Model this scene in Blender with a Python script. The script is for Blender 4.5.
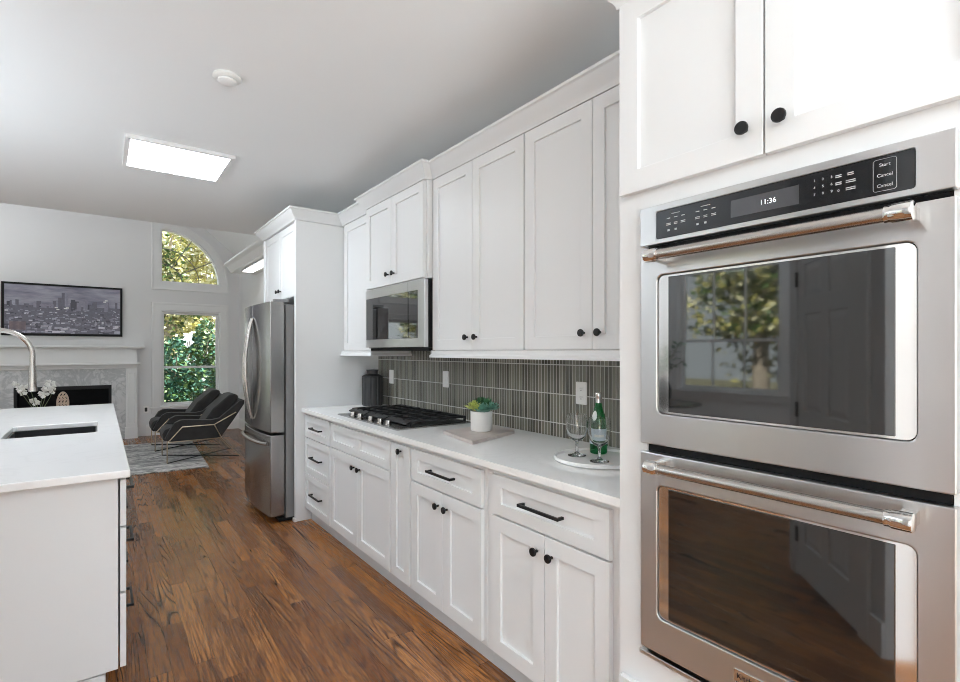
import bpy, bmesh, math, random
from mathutils import Vector, Matrix, geometry
PI = math.pi
random.seed(7)
S = bpy.context.scene
COL = S.collection
for o in list(bpy.data.objects):
    bpy.data.objects.remove(o)

# ------------------------------------------------------------------ camera
CAM_H = 1.38
F_PX = 510.0
cam_d = bpy.data.cameras.new('camera')
cam_d.sensor_fit = 'HORIZONTAL'
cam_d.sensor_width = 36.0
cam_d.lens = 36.0 * F_PX / 960.0
cam_d.shift_y = 10.0 / 960.0
cam_d.clip_start = 0.02
cam = bpy.data.objects.new('camera', cam_d)
COL.objects.link(cam)
cam.location = (0, 0, CAM_H)
cam.rotation_euler = (PI / 2, 0, -math.atan2(380.0, F_PX))
S.camera = cam

# ------------------------------------------------------------------ view, world, sun
S.view_settings.view_transform = 'Standard'
S.view_settings.look = 'None'
S.view_settings.gamma = 1.0
S.view_settings.use_curve_mapping = False
S.view_settings.exposure = 0.17
S.cycles.use_denoising = True
S.cycles.filter_width = 1.0
S.cycles.max_bounces = 10
S.cycles.diffuse_bounces = 6
S.cycles.glossy_bounces = 5
S.cycles.transmission_bounces = 8
S.cycles.transparent_max_bounces = 10
S.cycles.sample_clamp_indirect = 6.0
WORLD_STRENGTH = 1.8
LED_STRENGTH = 19.0
w = bpy.data.worlds.new('sky')
S.world = w
w.use_nodes = True
wn = w.node_tree
wn.nodes.clear()
wo = wn.nodes.new('ShaderNodeOutputWorld')
wb = wn.nodes.new('ShaderNodeBackground')
tc = wn.nodes.new('ShaderNodeTexCoord')
sx = wn.nodes.new('ShaderNodeSeparateXYZ')
cr = wn.nodes.new('ShaderNodeValToRGB')
cr.color_ramp.elements[0].position = 0.0
cr.color_ramp.elements[0].color = (0.90, 0.96, 1.0, 1)
cr.color_ramp.elements[1].position = 0.8
cr.color_ramp.elements[1].color = (0.86, 0.92, 1.0, 1)
wn.links.new(tc.outputs['Generated'], sx.inputs[0])
wn.links.new(sx.outputs['Z'], cr.inputs[0])
wn.links.new(cr.outputs[0], wb.inputs[0])
wb.inputs[1].default_value = WORLD_STRENGTH
wn.links.new(wb.outputs[0], wo.inputs[0])
sun_d = bpy.data.lights.new('sun', 'SUN')
sun_d.energy = 23.0
sun_d.angle = 0.03
sun_d.color = (1.0, 0.95, 0.84)
sun = bpy.data.objects.new('sun', sun_d)
COL.objects.link(sun)
sun.rotation_euler = Vector((-0.75, 0.12, -0.75)).to_track_quat('-Z', 'Y').to_euler()

# added area lights out of view, aimed up to brighten the ceiling
def up_light(x, y, z, size, power, col):
    d = bpy.data.lights.new('fill_light', 'AREA'); d.shape = 'SQUARE'; d.size = size; d.energy = power; d.color = col
    o = bpy.data.objects.new('fill_light', d); COL.objects.link(o); o.location = (x, y, z); o.rotation_euler = (PI, 0, 0)
up_light(0.6, -2.3, 1.5, 1.4, 240, (0.76, 0.90, 1.0))
up_light(-2.0, 3.4, 1.62, 1.2, 52, (0.80, 0.91, 1.0))
up_light(-1.9, 8.2, 2.2, 1.2, 27, (0.92, 0.96, 1.0))

# ------------------------------------------------------------------ node helpers
class V:
    """a socket with arithmetic"""
    def __init__(s, nt, sock): s.nt = nt; s.k = sock
    def _m(s, op, *a):
        n = s.nt.nodes.new('ShaderNodeMath'); n.operation = op
        for i, v in enumerate((s,) + a):
            if isinstance(v, V): s.nt.links.new(v.k, n.inputs[i])
            else: n.inputs[i].default_value = v
        return V(s.nt, n.outputs[0])
    def __add__(s, o): return s._m('ADD', o)
    def __sub__(s, o): return s._m('SUBTRACT', o)
    def __mul__(s, o): return s._m('MULTIPLY', o)
    def __truediv__(s, o): return s._m('DIVIDE', o)
    def floor(s): return s._m('FLOOR')
    def fract(s): return s._m('FRACT')
    def sin(s): return s._m('SINE')
    def abs(s): return s._m('ABSOLUTE')
    def pow(s, p): return s._m('POWER', p)
    def lt(s, p): return s._m('LESS_THAN', p)
    def gt(s, p): return s._m('GREATER_THAN', p)
    def max(s, p): return s._m('MAXIMUM', p)
    def min(s, p): return s._m('MINIMUM', p)
    def ramp(s, a, b):
        n = s.nt.nodes.new('ShaderNodeMapRange')
        n.interpolation_type = 'SMOOTHSTEP'
        s.nt.links.new(s.k, n.inputs[0])
        n.inputs[1].default_value = a; n.inputs[2].default_value = b
        return V(s.nt, n.outputs[0])

class Mat:
    def __init__(s, name, **kw):
        s.m = bpy.data.materials.new(name)
        s.m.use_nodes = True
        s.nt = s.m.node_tree
        s.b = s.nt.nodes['Principled BSDF']
        s.out = s.nt.nodes['Material Output']
        for k, v in kw.items():
            s.set(k.replace('_', ' '), v)
    def set(s, k, v):
        names = {'color': 'Base Color', 'rough': 'Roughness', 'metal': 'Metallic', 'spec': 'Specular IOR Level', 'ior': 'IOR',
                 'trans': 'Transmission Weight', 'coat': 'Coat Weight', 'coatr': 'Coat Roughness', 'sheen': 'Sheen Weight',
                 'emit': 'Emission Color', 'emits': 'Emission Strength', 'aniso': 'Anisotropic', 'alpha': 'Alpha'}
        i = s.b.inputs[names.get(k, k)]
        if isinstance(v, V): s.nt.links.new(v.k, i)
        elif isinstance(v, tuple) and len(v) == 3: i.default_value = (*v, 1)
        else: i.default_value = v
    def coord(s, kind='Object'):
        if not hasattr(s, '_tc'):
            s._tc = s.nt.nodes.new('ShaderNodeTexCoord')
        return V(s.nt, s._tc.outputs[kind])
    def xyz(s, v=None):
        n = s.nt.nodes.new('ShaderNodeSeparateXYZ')
        s.nt.links.new((v or s.coord()).k, n.inputs[0])
        return [V(s.nt, n.outputs[i]) for i in range(3)]
    def vec(s, x, y, z):
        n = s.nt.nodes.new('ShaderNodeCombineXYZ')
        for i, v in enumerate((x, y, z)):
            if isinstance(v, V): s.nt.links.new(v.k, n.inputs[i])
            else: n.inputs[i].default_value = v
        return V(s.nt, n.outputs[0])
    def noise(s, vec=None, scale=5.0, detail=2.0, rough=0.5, dist=0.0):
        n = s.nt.nodes.new('ShaderNodeTexNoise')
        s.nt.links.new((vec or s.coord()).k, n.inputs['Vector'])
        n.inputs['Scale'].default_value = scale
        n.inputs['Detail'].default_value = detail
        n.inputs['Roughness'].default_value = rough
        n.inputs['Distortion'].default_value = dist
        return V(s.nt, n.outputs[0])
    def white(s, vec):
        n = s.nt.nodes.new('ShaderNodeTexWhiteNoise')
        s.nt.links.new(vec.k, n.inputs['Vector'])
        return V(s.nt, n.outputs['Value']), V(s.nt, n.outputs['Color'])
    def mix(s, f, a, b):
        n = s.nt.nodes.new('ShaderNodeMix'); n.data_type = 'RGBA'
        for i, v in ((0, f), (6, a), (7, b)):
            if isinstance(v, V): s.nt.links.new(v.k, n.inputs[i])
            elif isinstance(v, tuple): n.inputs[i].default_value = (*v, 1)
            else: n.inputs[i].default_value = v
        return V(s.nt, n.outputs[2])
    def bump(s, h, strength=0.2, dist=0.01):
        n = s.nt.nodes.new('ShaderNodeBump')
        n.inputs['Strength'].default_value = strength
        n.inputs['Distance'].default_value = dist
        s.nt.links.new(h.k, n.inputs['Height'])
        s.nt.links.new(n.outputs[0], s.b.inputs['Normal'])

def simple(name, color, rough=0.5, var=0.04, scale=6.0, bump=0.0, **kw):
    """a plain finish with a little tonal variation"""
    m = Mat(name, rough=rough, **kw)
    n = m.noise(scale=scale, detail=3)
    lo = tuple(c * (1 - var) for c in color); hi = tuple(min(1, c * (1 + var)) for c in color)
    m.set('color', m.mix(n, lo, hi))
    if bump: m.bump(m.noise(scale=scale * 30, detail=2), bump, 0.002)
    return m.m

# ------------------------------------------------------------------ materials
CAB = simple('cabinet_paint', (0.775, 0.785, 0.79), 0.42, 0.01, 3)
WALLM = simple('wall_paint', (0.78, 0.78, 0.785), 0.7, 0.01, 2, 0.05)
CEILM = simple('ceiling_paint', (0.87, 0.88, 0.885), 0.85, 0.01, 2, 0.05)
TRIM = simple('trim_paint', (0.82, 0.82, 0.82), 0.35, 0.01, 3)
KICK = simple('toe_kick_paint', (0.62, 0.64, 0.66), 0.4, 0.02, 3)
BLACK = simple('matt_black_metal', (0.010, 0.010, 0.011), 0.4, 0.1, 20, spec=0.3)
BLACKP = simple('black_plastic', (0.010, 0.010, 0.011), 0.5, 0.1, 10, spec=0.2)
CAST = simple('cast_iron', (0.02, 0.02, 0.021), 0.5, 0.2, 60, 0.2, spec=0.3)
CHROME = simple('polished_chrome', (0.80, 0.79, 0.77), 0.07, 0.02, 5, metal=1.0)
NICKEL = simple('brushed_nickel', (0.50, 0.475, 0.45), 0.26, 0.03, 30, metal=1.0)
BRASS = simple('brushed_brass', (0.52, 0.43, 0.31), 0.3, 0.05, 30, metal=1.0)
PLATE = simple('white_plastic', (0.85, 0.85, 0.83), 0.35, 0.01, 5)
SLOT = simple('dark_slot', (0.05, 0.05, 0.05), 0.5, 0.05, 5)
CERAM = simple('white_ceramic', (0.78, 0.77, 0.75), 0.45, 0.03, 12, 0.05)
CHAR = simple('charcoal_ceramic', (0.028, 0.028, 0.03), 0.42, 0.15, 25)
SOIL = simple('soil', (0.05, 0.035, 0.025), 0.9, 0.4, 50)
LEAF_D = simple('succulent_green', (0.05, 0.16, 0.07), 0.5, 0.5, 40)
LEAF_Y = simple('succulent_lime', (0.50, 0.56, 0.16), 0.5, 0.3, 40)
LEAF_B = simple('succulent_blue', (0.16, 0.36, 0.28), 0.5, 0.25, 40)
PETAL = simple('white_petal', (0.85, 0.85, 0.82), 0.6, 0.05, 30)
STEM = simple('stem_green', (0.10, 0.13, 0.06), 0.6, 0.2, 20)
PAPER = simple('label_paper', (0.62, 0.72, 0.80), 0.5, 0.05, 40)
WHITEP = simple('label_white', (0.85, 0.86, 0.85), 0.5, 0.03, 40)
GLYPH = simple('printed_white', (0.5, 0.5, 0.5), 0.5, 0.02, 10)
FIREB = simple('firebox_black', (0.005, 0.005, 0.006), 0.7, 0.2, 20, spec=0.1)
LAMPOFF = simple('fixture_white', (0.86, 0.86, 0.86), 0.4, 0.01, 5)
GROUND = simple('leaf_litter', (0.16, 0.15, 0.09), 0.95, 0.5, 3)
BARK = simple('bark', (0.34, 0.29, 0.24), 0.9, 0.4, 8, 0.4)
LEAFS = [simple('leaf_teal', (0.04, 0.135, 0.095), 0.5, 0.4, 2), simple('leaf_green', (0.06, 0.12, 0.03), 0.5, 0.4, 2),
         simple('leaf_yellow', (0.42, 0.39, 0.13), 0.5, 0.3, 2), simple('leaf_pale', (0.60, 0.58, 0.38), 0.5, 0.25, 2)]
BOARDM = Mat('greige_stone', rough=0.5)
_n = BOARDM.noise(scale=9, detail=5, dist=1.5)
BOARDM.set('color', BOARDM.mix(_n, (0.42, 0.36, 0.33), (0.62, 0.56, 0.53)))
BOARDM = BOARDM.m
WOODT = simple('carved_wood', (0.52, 0.40, 0.31), 0.6, 0.25, 40, 0.3)
DARKTOP = simple('dark_table_top', (0.03, 0.028, 0.026), 0.2, 0.2, 10)

m = Mat('quartz', rough=0.16, spec=0.5)
n1 = m.noise(scale=2.2, detail=6, dist=2.0)
v = ((n1 - 0.5).abs()).ramp(0.0, 0.03)
m.set('color', m.mix(v, (0.89, 0.89, 0.885), (0.92, 0.92, 0.915)))
QUARTZ = m.m

m = Mat('carrara_marble', rough=0.2)
n1 = m.noise(scale=3.2, detail=8, rough=0.62, dist=1.6)
n2 = m.noise(scale=9, detail=6, rough=0.6, dist=1.0)
v = ((n1 - 0.5).abs()).ramp(0.0, 0.10)
c = m.mix(v, (0.43, 0.44, 0.45), (0.66, 0.66, 0.665))
m.set('color', m.mix(n2 * 0.5, c, (0.50, 0.51, 0.53)))
MARBLE = m.m

def steel(name, col, rough, along):
    m = Mat(name, metal=1.0)
    x, y, z = m.xyz()
    g = m.noise(m.vec(x * 0.6, y * 0.6, z * 0.6), 1.0, 2, 0.5)
    m.set('color', m.mix(g, tuple(k * 0.98 for k in col), tuple(min(1, k * 1.02) for k in col)))
    m.set('rough', g * 0.04 + (rough - 0.02))
    m.set('aniso', 0.75)
    m.b.inputs['Anisotropic Rotation'].default_value = 0.25
    tn = m.nt.nodes.new('ShaderNodeTangent'); tn.direction_type = 'RADIAL'; tn.axis = along
    m.nt.links.new(tn.outputs[0], m.b.inputs['Tangent'])
    return m.m
STEEL = steel('brushed_steel', (0.62, 0.62, 0.62), 0.30, 'Z')
STEELD = steel('brushed_dark_steel', (0.36, 0.355, 0.355), 0.24, 'Z')
FSIDE = simple('fridge_side_grey', (0.22, 0.22, 0.225), 0.45, 0.05, 20)
SINKM = simple('sink_steel_shaded', (0.05, 0.05, 0.052), 0.3, 0.1, 20, metal=0.6)  # shade inside the basin is put into the steel colour

def glossy_black(name, col, spec, rough=0.03):
    m = Mat(name, color=col, rough=rough)
    m.set('spec', spec)
    n = m.noise(scale=4, detail=1)
    m.set('rough', n * 0.01 + rough)
    return m.m
OGLASS = glossy_black('oven_glass', (0.006, 0.006, 0.006), 1.0)
OGLASS.node_tree.nodes['Principled BSDF'].inputs['IOR'].default_value = 1.62
PGLASS = glossy_black('panel_glass', (0.008, 0.008, 0.009), 0.4, 0.08)
DISP = glossy_black('display_glass', (0.055, 0.055, 0.06), 0.5, 0.1)
MGLASS = glossy_black('microwave_glass', (0.010, 0.010, 0.011), 1.0)
MGLASS.node_tree.nodes['Principled BSDF'].inputs['IOR'].default_value = 1.62

def emis(name, col, st):
    m = Mat(name, color=(0.9, 0.9, 0.9))
    m.set('emit', col); m.set('emits', st)
    return m.m
LED = emis('led_diffuser', (0.88, 0.945, 1.0), LED_STRENGTH)
STRIPL = emis('strip_diffuser', (1.0, 0.97, 0.93), 5.0)
DIGIT = emis('display_digits', (0.85, 0.9, 1.0), 0.7)

# clear window pane: mostly transparent, mirror-like at grazing angles
m = Mat('window_glass')
nt = m.nt
tr = nt.nodes.new('ShaderNodeBsdfTransparent'); gl = nt.nodes.new('ShaderNodeBsdfGlossy')
tr.inputs[0].default_value = (0.96, 0.98, 0.97, 1); gl.inputs['Roughness'].default_value = 0.0
fr = nt.nodes.new('ShaderNodeFresnel'); fr.inputs[0].default_value = 1.45
mx = nt.nodes.new('ShaderNodeMixShader')
nt.links.new(fr.outputs[0], mx.inputs[0]); nt.links.new(tr.outputs[0], mx.inputs[1]); nt.links.new(gl.outputs[0], mx.inputs[2])
nt.links.new(mx.outputs[0], m.out.inputs[0])
PANE = m.m
GLASS = Mat('clear_glass', color=(0.97, 0.98, 0.98), rough=0.0, trans=1.0, ior=1.45).m
GREEN = Mat('green_bottle_glass', color=(0.015, 0.28, 0.075), rough=0.03, trans=0.8, ior=1.4).m

# oak strip floor, boards running along Y
m = Mat('oak_floor')
x, y, z = m.xyz()
PW = 0.083
bi = (x / PW).floor()
r1, _ = m.white(m.vec(bi, 3.0, 1.0))
yy = y / 0.95 + r1 * 9.0
bj = yy.floor()
rv, rc = m.white(m.vec(bi, bj, 7.0))
rr = m.xyz(rc)
gx = x + rr[0] * 31.0; gy = y + rr[1] * 17.0
n1 = m.noise(m.vec(gx * 6.0, gy * 0.36, rr[2] * 9.0), 1.0, 0.6, 0.4, 0.12)
ring = (n1 * 190.0).sin() * 0.5 + 0.5
ringd = ring.pow(5.0)
mask = m.noise(m.vec(gx * 3.0, gy * 0.7, 4.0), 1.0, 1.0).ramp(0.40, 0.62)
fine = m.noise(m.vec(gx * 120.0, gy * 5.0, 0.0), 1.0, 4, 0.7)
pore = m.noise(m.vec(gx * 260.0, gy * 9.0, 3.0), 1.0, 2, 0.6).ramp(0.55, 0.68)
blot = m.noise(m.vec(gx * 4.0, gy * 1.2, 2.0), 1.0, 3, 0.6)
base = m.mix(rv.ramp(0.0, 1.0), (0.185, 0.062, 0.016), (0.47, 0.195, 0.060))
base = m.mix(blot.ramp(0.35, 0.7) * 0.4, base, (0.55, 0.26, 0.095))
base = m.mix(fine.ramp(0.44, 0.60) * 0.75, base, (0.075, 0.023, 0.007))
base = m.mix(pore * 0.55, base, (0.06, 0.019, 0.006))
base = m.mix(ringd * (mask * 0.75 + 0.22), base, (0.034, 0.010, 0.004))
darkb = (rr[2].gt(0.90)) * 0.45
base = m.mix(darkb, base, (0.06, 0.022, 0.012))
ex = (x / PW).fract(); ey = yy.fract()
seam = ex.lt(0.022).max(ey.lt(0.003))
base = m.mix(seam * 0.75, base, (0.02, 0.008, 0.004))
m.set('color', base)
m.set('rough', fine * 0.10 + 0.22)
m.set('spec', 0.42)
m.bump((fine * 0.3) - ringd * 0.3 - seam, 0.12, 0.003)
FLOORM = m.m

# stacked finger tile on the splash wall (Y along the wall, Z up)
m = Mat('finger_tile')
x, y, z = m.xyz()
TW, TH = 0.0235, 0.158
ti = (y / TW).floor(); zz = (z - 0.987) / TH + 10.0
tj = zz.floor()
rv, rc = m.white(m.vec(ti, tj, 2.0))
fy = (y / TW).fract(); fz = zz.fract()
gr = fy.lt(0.12).max(fz.lt(0.03))
bandn = m.noise(m.vec(y * 1.0, y * 60.0, z * 4.0), 1.0, 3)
col = m.mix(rv, (0.068, 0.067, 0.053), (0.225, 0.217, 0.172))
col = m.mix(bandn.ramp(0.35, 0.75) * 0.35, col, (0.23, 0.225, 0.20))
col = m.mix(gr, col, (0.60, 0.595, 0.56))
m.set('color', col)
m.set('rough', gr * 0.5 + 0.12)
prof = ((fy - 0.55) * 2.2).abs().pow(4.0) * -1.0
m.bump(prof + gr * -1.0 + rv * 0.2, 0.45, 0.003)
TILE = m.m

# rug
m = Mat('rug_pile', rough=0.95, sheen=0.3)
x, y, z = m.xyz()
n1 = m.noise(m.vec(x * 1.6, y * 5.5, 0.0), 1.0, 6, 0.65, 1.4)
n2 = m.noise(m.vec(x * 22.0, y * 30.0, 0.0), 1.0, 3, 0.6)
n3 = m.noise(m.vec(x * 0.9, y * 1.6, 5.0), 1.0, 2)
st = (((n1 - 0.5).abs()).ramp(0.0, 0.075) * -1.0 + 1.0) * n3.ramp(0.28, 0.45)
c = m.mix(n2.ramp(0.3, 0.7), (0.38, 0.365, 0.35), (0.76, 0.735, 0.71))
c = m.mix(n1.ramp(0.5, 0.75) * 0.25, c, (0.25, 0.25, 0.26))
m.set('color', m.mix(st * 0.9, c, (0.035, 0.035, 0.038)))
m.bump(n2, 0.4, 0.01)
RUG = m.m

# velvet
m = Mat('charcoal_velvet', rough=0.85, sheen=0.08)
n = m.noise(scale=9, detail=4)
m.set('color', m.mix(n, (0.016, 0.015, 0.015), (0.045, 0.043, 0.042)))
m.bump(m.noise(scale=220, detail=2), 0.15, 0.002)
VELVET = m.m

# ------------------------------------------------------------------ mesh helpers
def origin_of(o):
    p = Vector((0, 0, 0))
    while o is not None:
        p += o.location; o = o.parent
    return p

class MB:
    def __init__(s): s.v = []; s.f = []; s.fm = []
    def add(s, vs, fs, mi=0):
        b = len(s.v)
        s.v += [Vector(p) for p in vs]
        s.f += [tuple(i + b for i in f) for f in fs]
        s.fm += [mi] * len(fs)
        return s
    def box(s, x0, x1, y0, y1, z0, z1, mi=0):
        vs = [(x, y, z) for z in (z0, z1) for y in (y0, y1) for x in (x0, x1)]
        return s.add(vs, [(0, 2, 3, 1), (4, 5, 7, 6), (0, 1, 5, 4), (2, 6, 7, 3), (0, 4, 6, 2), (1, 3, 7, 5)], mi)
    def tube(s, pts, r, n=10, mi=0, closed=False, flat=1.0):
        pts = [Vector(p) for p in pts]
        N = len(pts); rs = r if isinstance(r, (list, tuple)) else [r] * N
        vs, fs = [], []
        up = None
        for i, p in enumerate(pts):
            a = pts[(i - 1) % N] if (i > 0 or closed) else p
            b = pts[(i + 1) % N] if (i < N - 1 or closed) else p
            d = (b - a).normalized()
            if up is None:
                up = Vector((0, 0, 1)) if abs(d.z) < 0.9 else Vector((1, 0, 0))
            e1 = (up - d * up.dot(d))
            if e1.length < 1e-4: e1 = Vector((0, 1, 0))
            e1.normalize(); e2 = d.cross(e1); up = e1
            for k in range(n):
                a_ = 2 * PI * k / n
                vs.append(p + e1 * (math.cos(a_) * rs[i] * flat) + e2 * (math.sin(a_) * rs[i]))
        M = N if closed else N - 1
        for i in range(M):
            for k in range(n):
                j = (i + 1) % N
                fs.append((i * n + k, i * n + (k + 1) % n, j * n + (k + 1) % n, j * n + k))
        if not closed:
            fs.append(tuple(range(n - 1, -1, -1))); fs.append(tuple((N - 1) * n + k for k in range(n)))
        return s.add(vs, fs, mi)
    def lathe(s, prof, c, n=28, mi=0, axis='z', cap=True, ang=0.0):
        c = Vector(c); vs, fs = [], []
        for r, h in prof:
            for k in range(n):
                a = 2 * PI * k / n + ang
                u, v_ = r * math.cos(a), r * math.sin(a)
                p = {'z': (u, v_, h), 'x': (h, u, v_), 'y': (u, h, v_)}[axis]
                vs.append(c + Vector(p))
        for i in range(len(prof) - 1):
            for k in range(n):
                fs.append((i * n + k, i * n + (k + 1) % n, (i + 1) * n + (k + 1) % n, (i + 1) * n + k))
        if cap:
            fs.append(tuple(range(n - 1, -1, -1))); fs.append(tuple((len(prof) - 1) * n + k for k in range(n)))
        return s.add(vs, fs, mi)
    def plate(s, outer, holes, P, n0, n1, mi=0, mw=None):
        """a slab with holes: 2-D loops mapped by P(u, v, n), between depths n0 and n1"""
        loops = [outer] + list(holes)
        tris = geometry.tessellate_polygon([[Vector((a, b, 0)) for a, b in l] for l in loops])
        flat = [p for l in loops for p in l]
        k = len(flat)
        b = len(s.v)
        s.v += [Vector(P(u, v_, n0)) for u, v_ in flat] + [Vector(P(u, v_, n1)) for u, v_ in flat]
        for t in tris:
            s.f.append(tuple(i + b for i in t)); s.f.append(tuple(i + b + k for i in reversed(t)))
            s.fm += [mi, mi]
        st = 0
        for li, l in enumerate(loops):
            for i in range(len(l)):
                a, c = st + i, st + (i + 1) % len(l)
                s.f.append((a + b, c + b, c + b + k, a + b + k)); s.fm.append(mi if (li == 0 or mw is None) else mw)
            st += len(l)
        return s
    def prism(s, poly, P, n0, n1, mi=0): return s.plate(poly, [], P, n0, n1, mi)
    def panels(s, us, vs_, rec, P, thick, depth=0.008, raise_=None, mi=0):
        """a slab cut by a grid; cells in rec are sunk panels. P(u, v, n): n = 0 front, negative inward"""
        nu, nv = len(us), len(vs_)
        g = lambda i, j, n: P(us[i], vs_[j], n)
        for i in range(nu - 1):
            for j in range(nv - 1):
                q = [(i, j), (i + 1, j), (i + 1, j + 1), (i, j + 1)]
                if (i, j) in rec:
                    f0 = [g(a, b, 0) for a, b in q]; f1 = [g(a, b, -depth) for a, b in q]
                    s.add(f0 + f1, [(k, (k + 1) % 4, (k + 1) % 4 + 4, k + 4) for k in range(4)], mi)
                    if raise_:
                        a, b = raise_
                        u0, u1, w0, w1 = us[i], us[i + 1], vs_[j], vs_[j + 1]
                        qa = [P(u0 + a, w0 + a, -depth), P(u1 - a, w0 + a, -depth), P(u1 - a, w1 - a, -depth), P(u0 + a, w1 - a, -depth)]
                        t = a + b
                        qb = [P(u0 + t, w0 + t, -0.002), P(u1 - t, w0 + t, -0.002), P(u1 - t, w1 - t, -0.002), P(u0 + t, w1 - t, -0.002)]
                        s.add(f1 + qa + qb, [(k, (k + 1) % 4, (k + 1) % 4 + 4, k + 4) for k in range(4)] + [(k + 4, (k + 1) % 4 + 4, (k + 1) % 4 + 8, k + 8) for k in range(4)] + [(8, 9, 10, 11)], mi)
                    else:
                        s.add(f1, [(0, 1, 2, 3)], mi)
                else:
                    s.add([g(a, b, 0) for a, b in q], [(0, 1, 2, 3)], mi)
        u0, u1, w0, w1 = us[0], us[-1], vs_[0], vs_[-1]
        rim = [(u, w0) for u in us] + [(u1, w_) for w_ in vs_[1:]] + [(u, w1) for u in us[-2::-1]] + [(u0, w_) for w_ in vs_[-2:0:-1]]
        k = len(rim)
        s.add([P(u, w_, 0) for u, w_ in rim] + [P(u, w_, -thick) for u, w_ in rim],
              [(i, (i + 1) % k, (i + 1) % k + k, i + k) for i in range(k)] + [tuple(range(k, 2 * k))], mi)
        return s
    def sweep(s, path, prof, mi=0, closed=False):
        """profile (out, z) along a plan path, mitred; out is to the left of travel"""
        path = [Vector((a, b)) for a, b in path]
        N = len(path); k = len(prof); vs, fs = [], []
        for i, p in enumerate(path):
            d0 = (p - path[i - 1]).normalized() if i > 0 else None
            d1 = (path[i + 1] - p).normalized() if i < N - 1 else None
            if d0 is None: nn = Vector((-d1.y, d1.x))
            elif d1 is None: nn = Vector((-d0.y, d0.x))
            else:
                a, b = Vector((-d0.y, d0.x)), Vector((-d1.y, d1.x))
                nn = (a + b); nn = nn / max(0.2, nn.dot(a))
            for o, z_ in prof:
                q = p + nn * o
                vs.append((q.x, q.y, z_))
        for i in range(N - 1):
            for j in range(k):
                fs.append((i * k + j, i * k + (j + 1) % k, (i + 1) * k + (j + 1) % k, (i + 1) * k + j))
        fs.append(tuple(range(k))); fs.append(tuple((N - 1) * k + j for j in range(k - 1, -1, -1)))
        return s.add(vs, fs, mi)
    def build(s, name, mats, parent=None, loc=None, bevel=0.0, smooth=None, local=False, seg=2, weld=True, subd=0):
        me = bpy.data.meshes.new(name)
        off = Vector((0, 0, 0))
        if not local:
            if parent is not None: off = origin_of(parent)
            elif loc is not None: off = Vector(loc)
        bm = bmesh.new()
        bv = [bm.verts.new(p - off) for p in s.v]
        for f, mi in zip(s.f, s.fm):
            try:
                ff = bm.faces.new([bv[i] for i in f]); ff.material_index = mi
            except ValueError:
                pass
        if weld:
            bmesh.ops.remove_doubles(bm, verts=bm.verts, dist=1e-5)
            bmesh.ops.recalc_face_normals(bm, faces=bm.faces)
        bm.to_mesh(me); bm.free()
        for mm in (mats if isinstance(mats, (list, tuple)) else [mats]): me.materials.append(mm)
        if smooth is not None:
            for p in me.polygons: p.use_smooth = True
            me.set_sharp_from_angle(angle=math.radians(smooth))
        o = bpy.data.objects.new(name, me)
        COL.objects.link(o)
        if parent is not None: o.parent = parent
        if loc is not None: o.location = loc
        if bevel:
            b = o.modifiers.new('edge', 'BEVEL'); b.width = bevel; b.segments = seg; b.limit_method = 'ANGLE'; b.angle_limit = math.radians(40)
        if subd:
            b = o.modifiers.new('sub', 'SUBSURF'); b.levels = subd; b.render_levels = subd
        return o

def tag(o, label=None, cat=None, group=None, kind=None):
    if label: o['label'] = label
    if cat: o['category'] = cat
    if group: o['group'] = group
    if kind: o['kind'] = kind
    return o
def thing(name, loc, label, cat, group=None, rz=0.0):
    o = bpy.data.objects.new(name, None)
    o.empty_display_size = 0.05
    COL.objects.link(o); o.location = loc; o.rotation_euler = (0, 0, rz)
    return tag(o, label, cat, group)
def struct(o, label=None, cat=None): return tag(o, label, cat, kind='structure')
def rrect(u0, u1, v0, v1, r, n=5):
    pts = []
    for cx, cy, a0 in ((u1 - r, v0 + r, -90), (u1 - r, v1 - r, 0), (u0 + r, v1 - r, 90), (u0 + r, v0 + r, 180)):
        for k in range(n + 1):
            a = math.radians(a0 + 90 * k / n)
            pts.append((cx + r * math.cos(a), cy + r * math.sin(a)))
    return pts
def rect(u0, u1, v0, v1): return [(u0, v0), (u1, v0), (u1, v1), (u0, v1)]
def faceX(xf): return lambda u, v, n: (xf - n, u, v)          # front looks to -X
def faceXp(xf): return lambda u, v, n: (xf + n, u, v)         # front looks to +X
def faceY(yf): return lambda u, v, n: (u, yf - n, v)          # front looks to -Y
def flatZ(u, v, n): return (u, v, n)

# ------------------------------------------------------------------ the setting
WALL_X, END_Y, CEIL, CUT_Y, LIV_X, LEFT_X = 2.0, 9.9, 2.74, 6.38, -2.84, -4.0
PEAK = (-0.42, 5.1); EAVE = 3.02
struct(MB().box(LEFT_X - 0.15, WALL_X + 0.15, -3.0, END_Y + 0.15, -0.12, 0.0).build('floor', FLOORM))
struct(MB().box(WALL_X, WALL_X + 0.15, -3.0, END_Y + 0.15, 0.0, EAVE + 0.4).build('wall_right', WALLM))
struct(MB().box(LEFT_X, WALL_X, -3.0, CUT_Y, CEIL, CEIL + 0.15).build('ceiling', CEILM))
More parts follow.
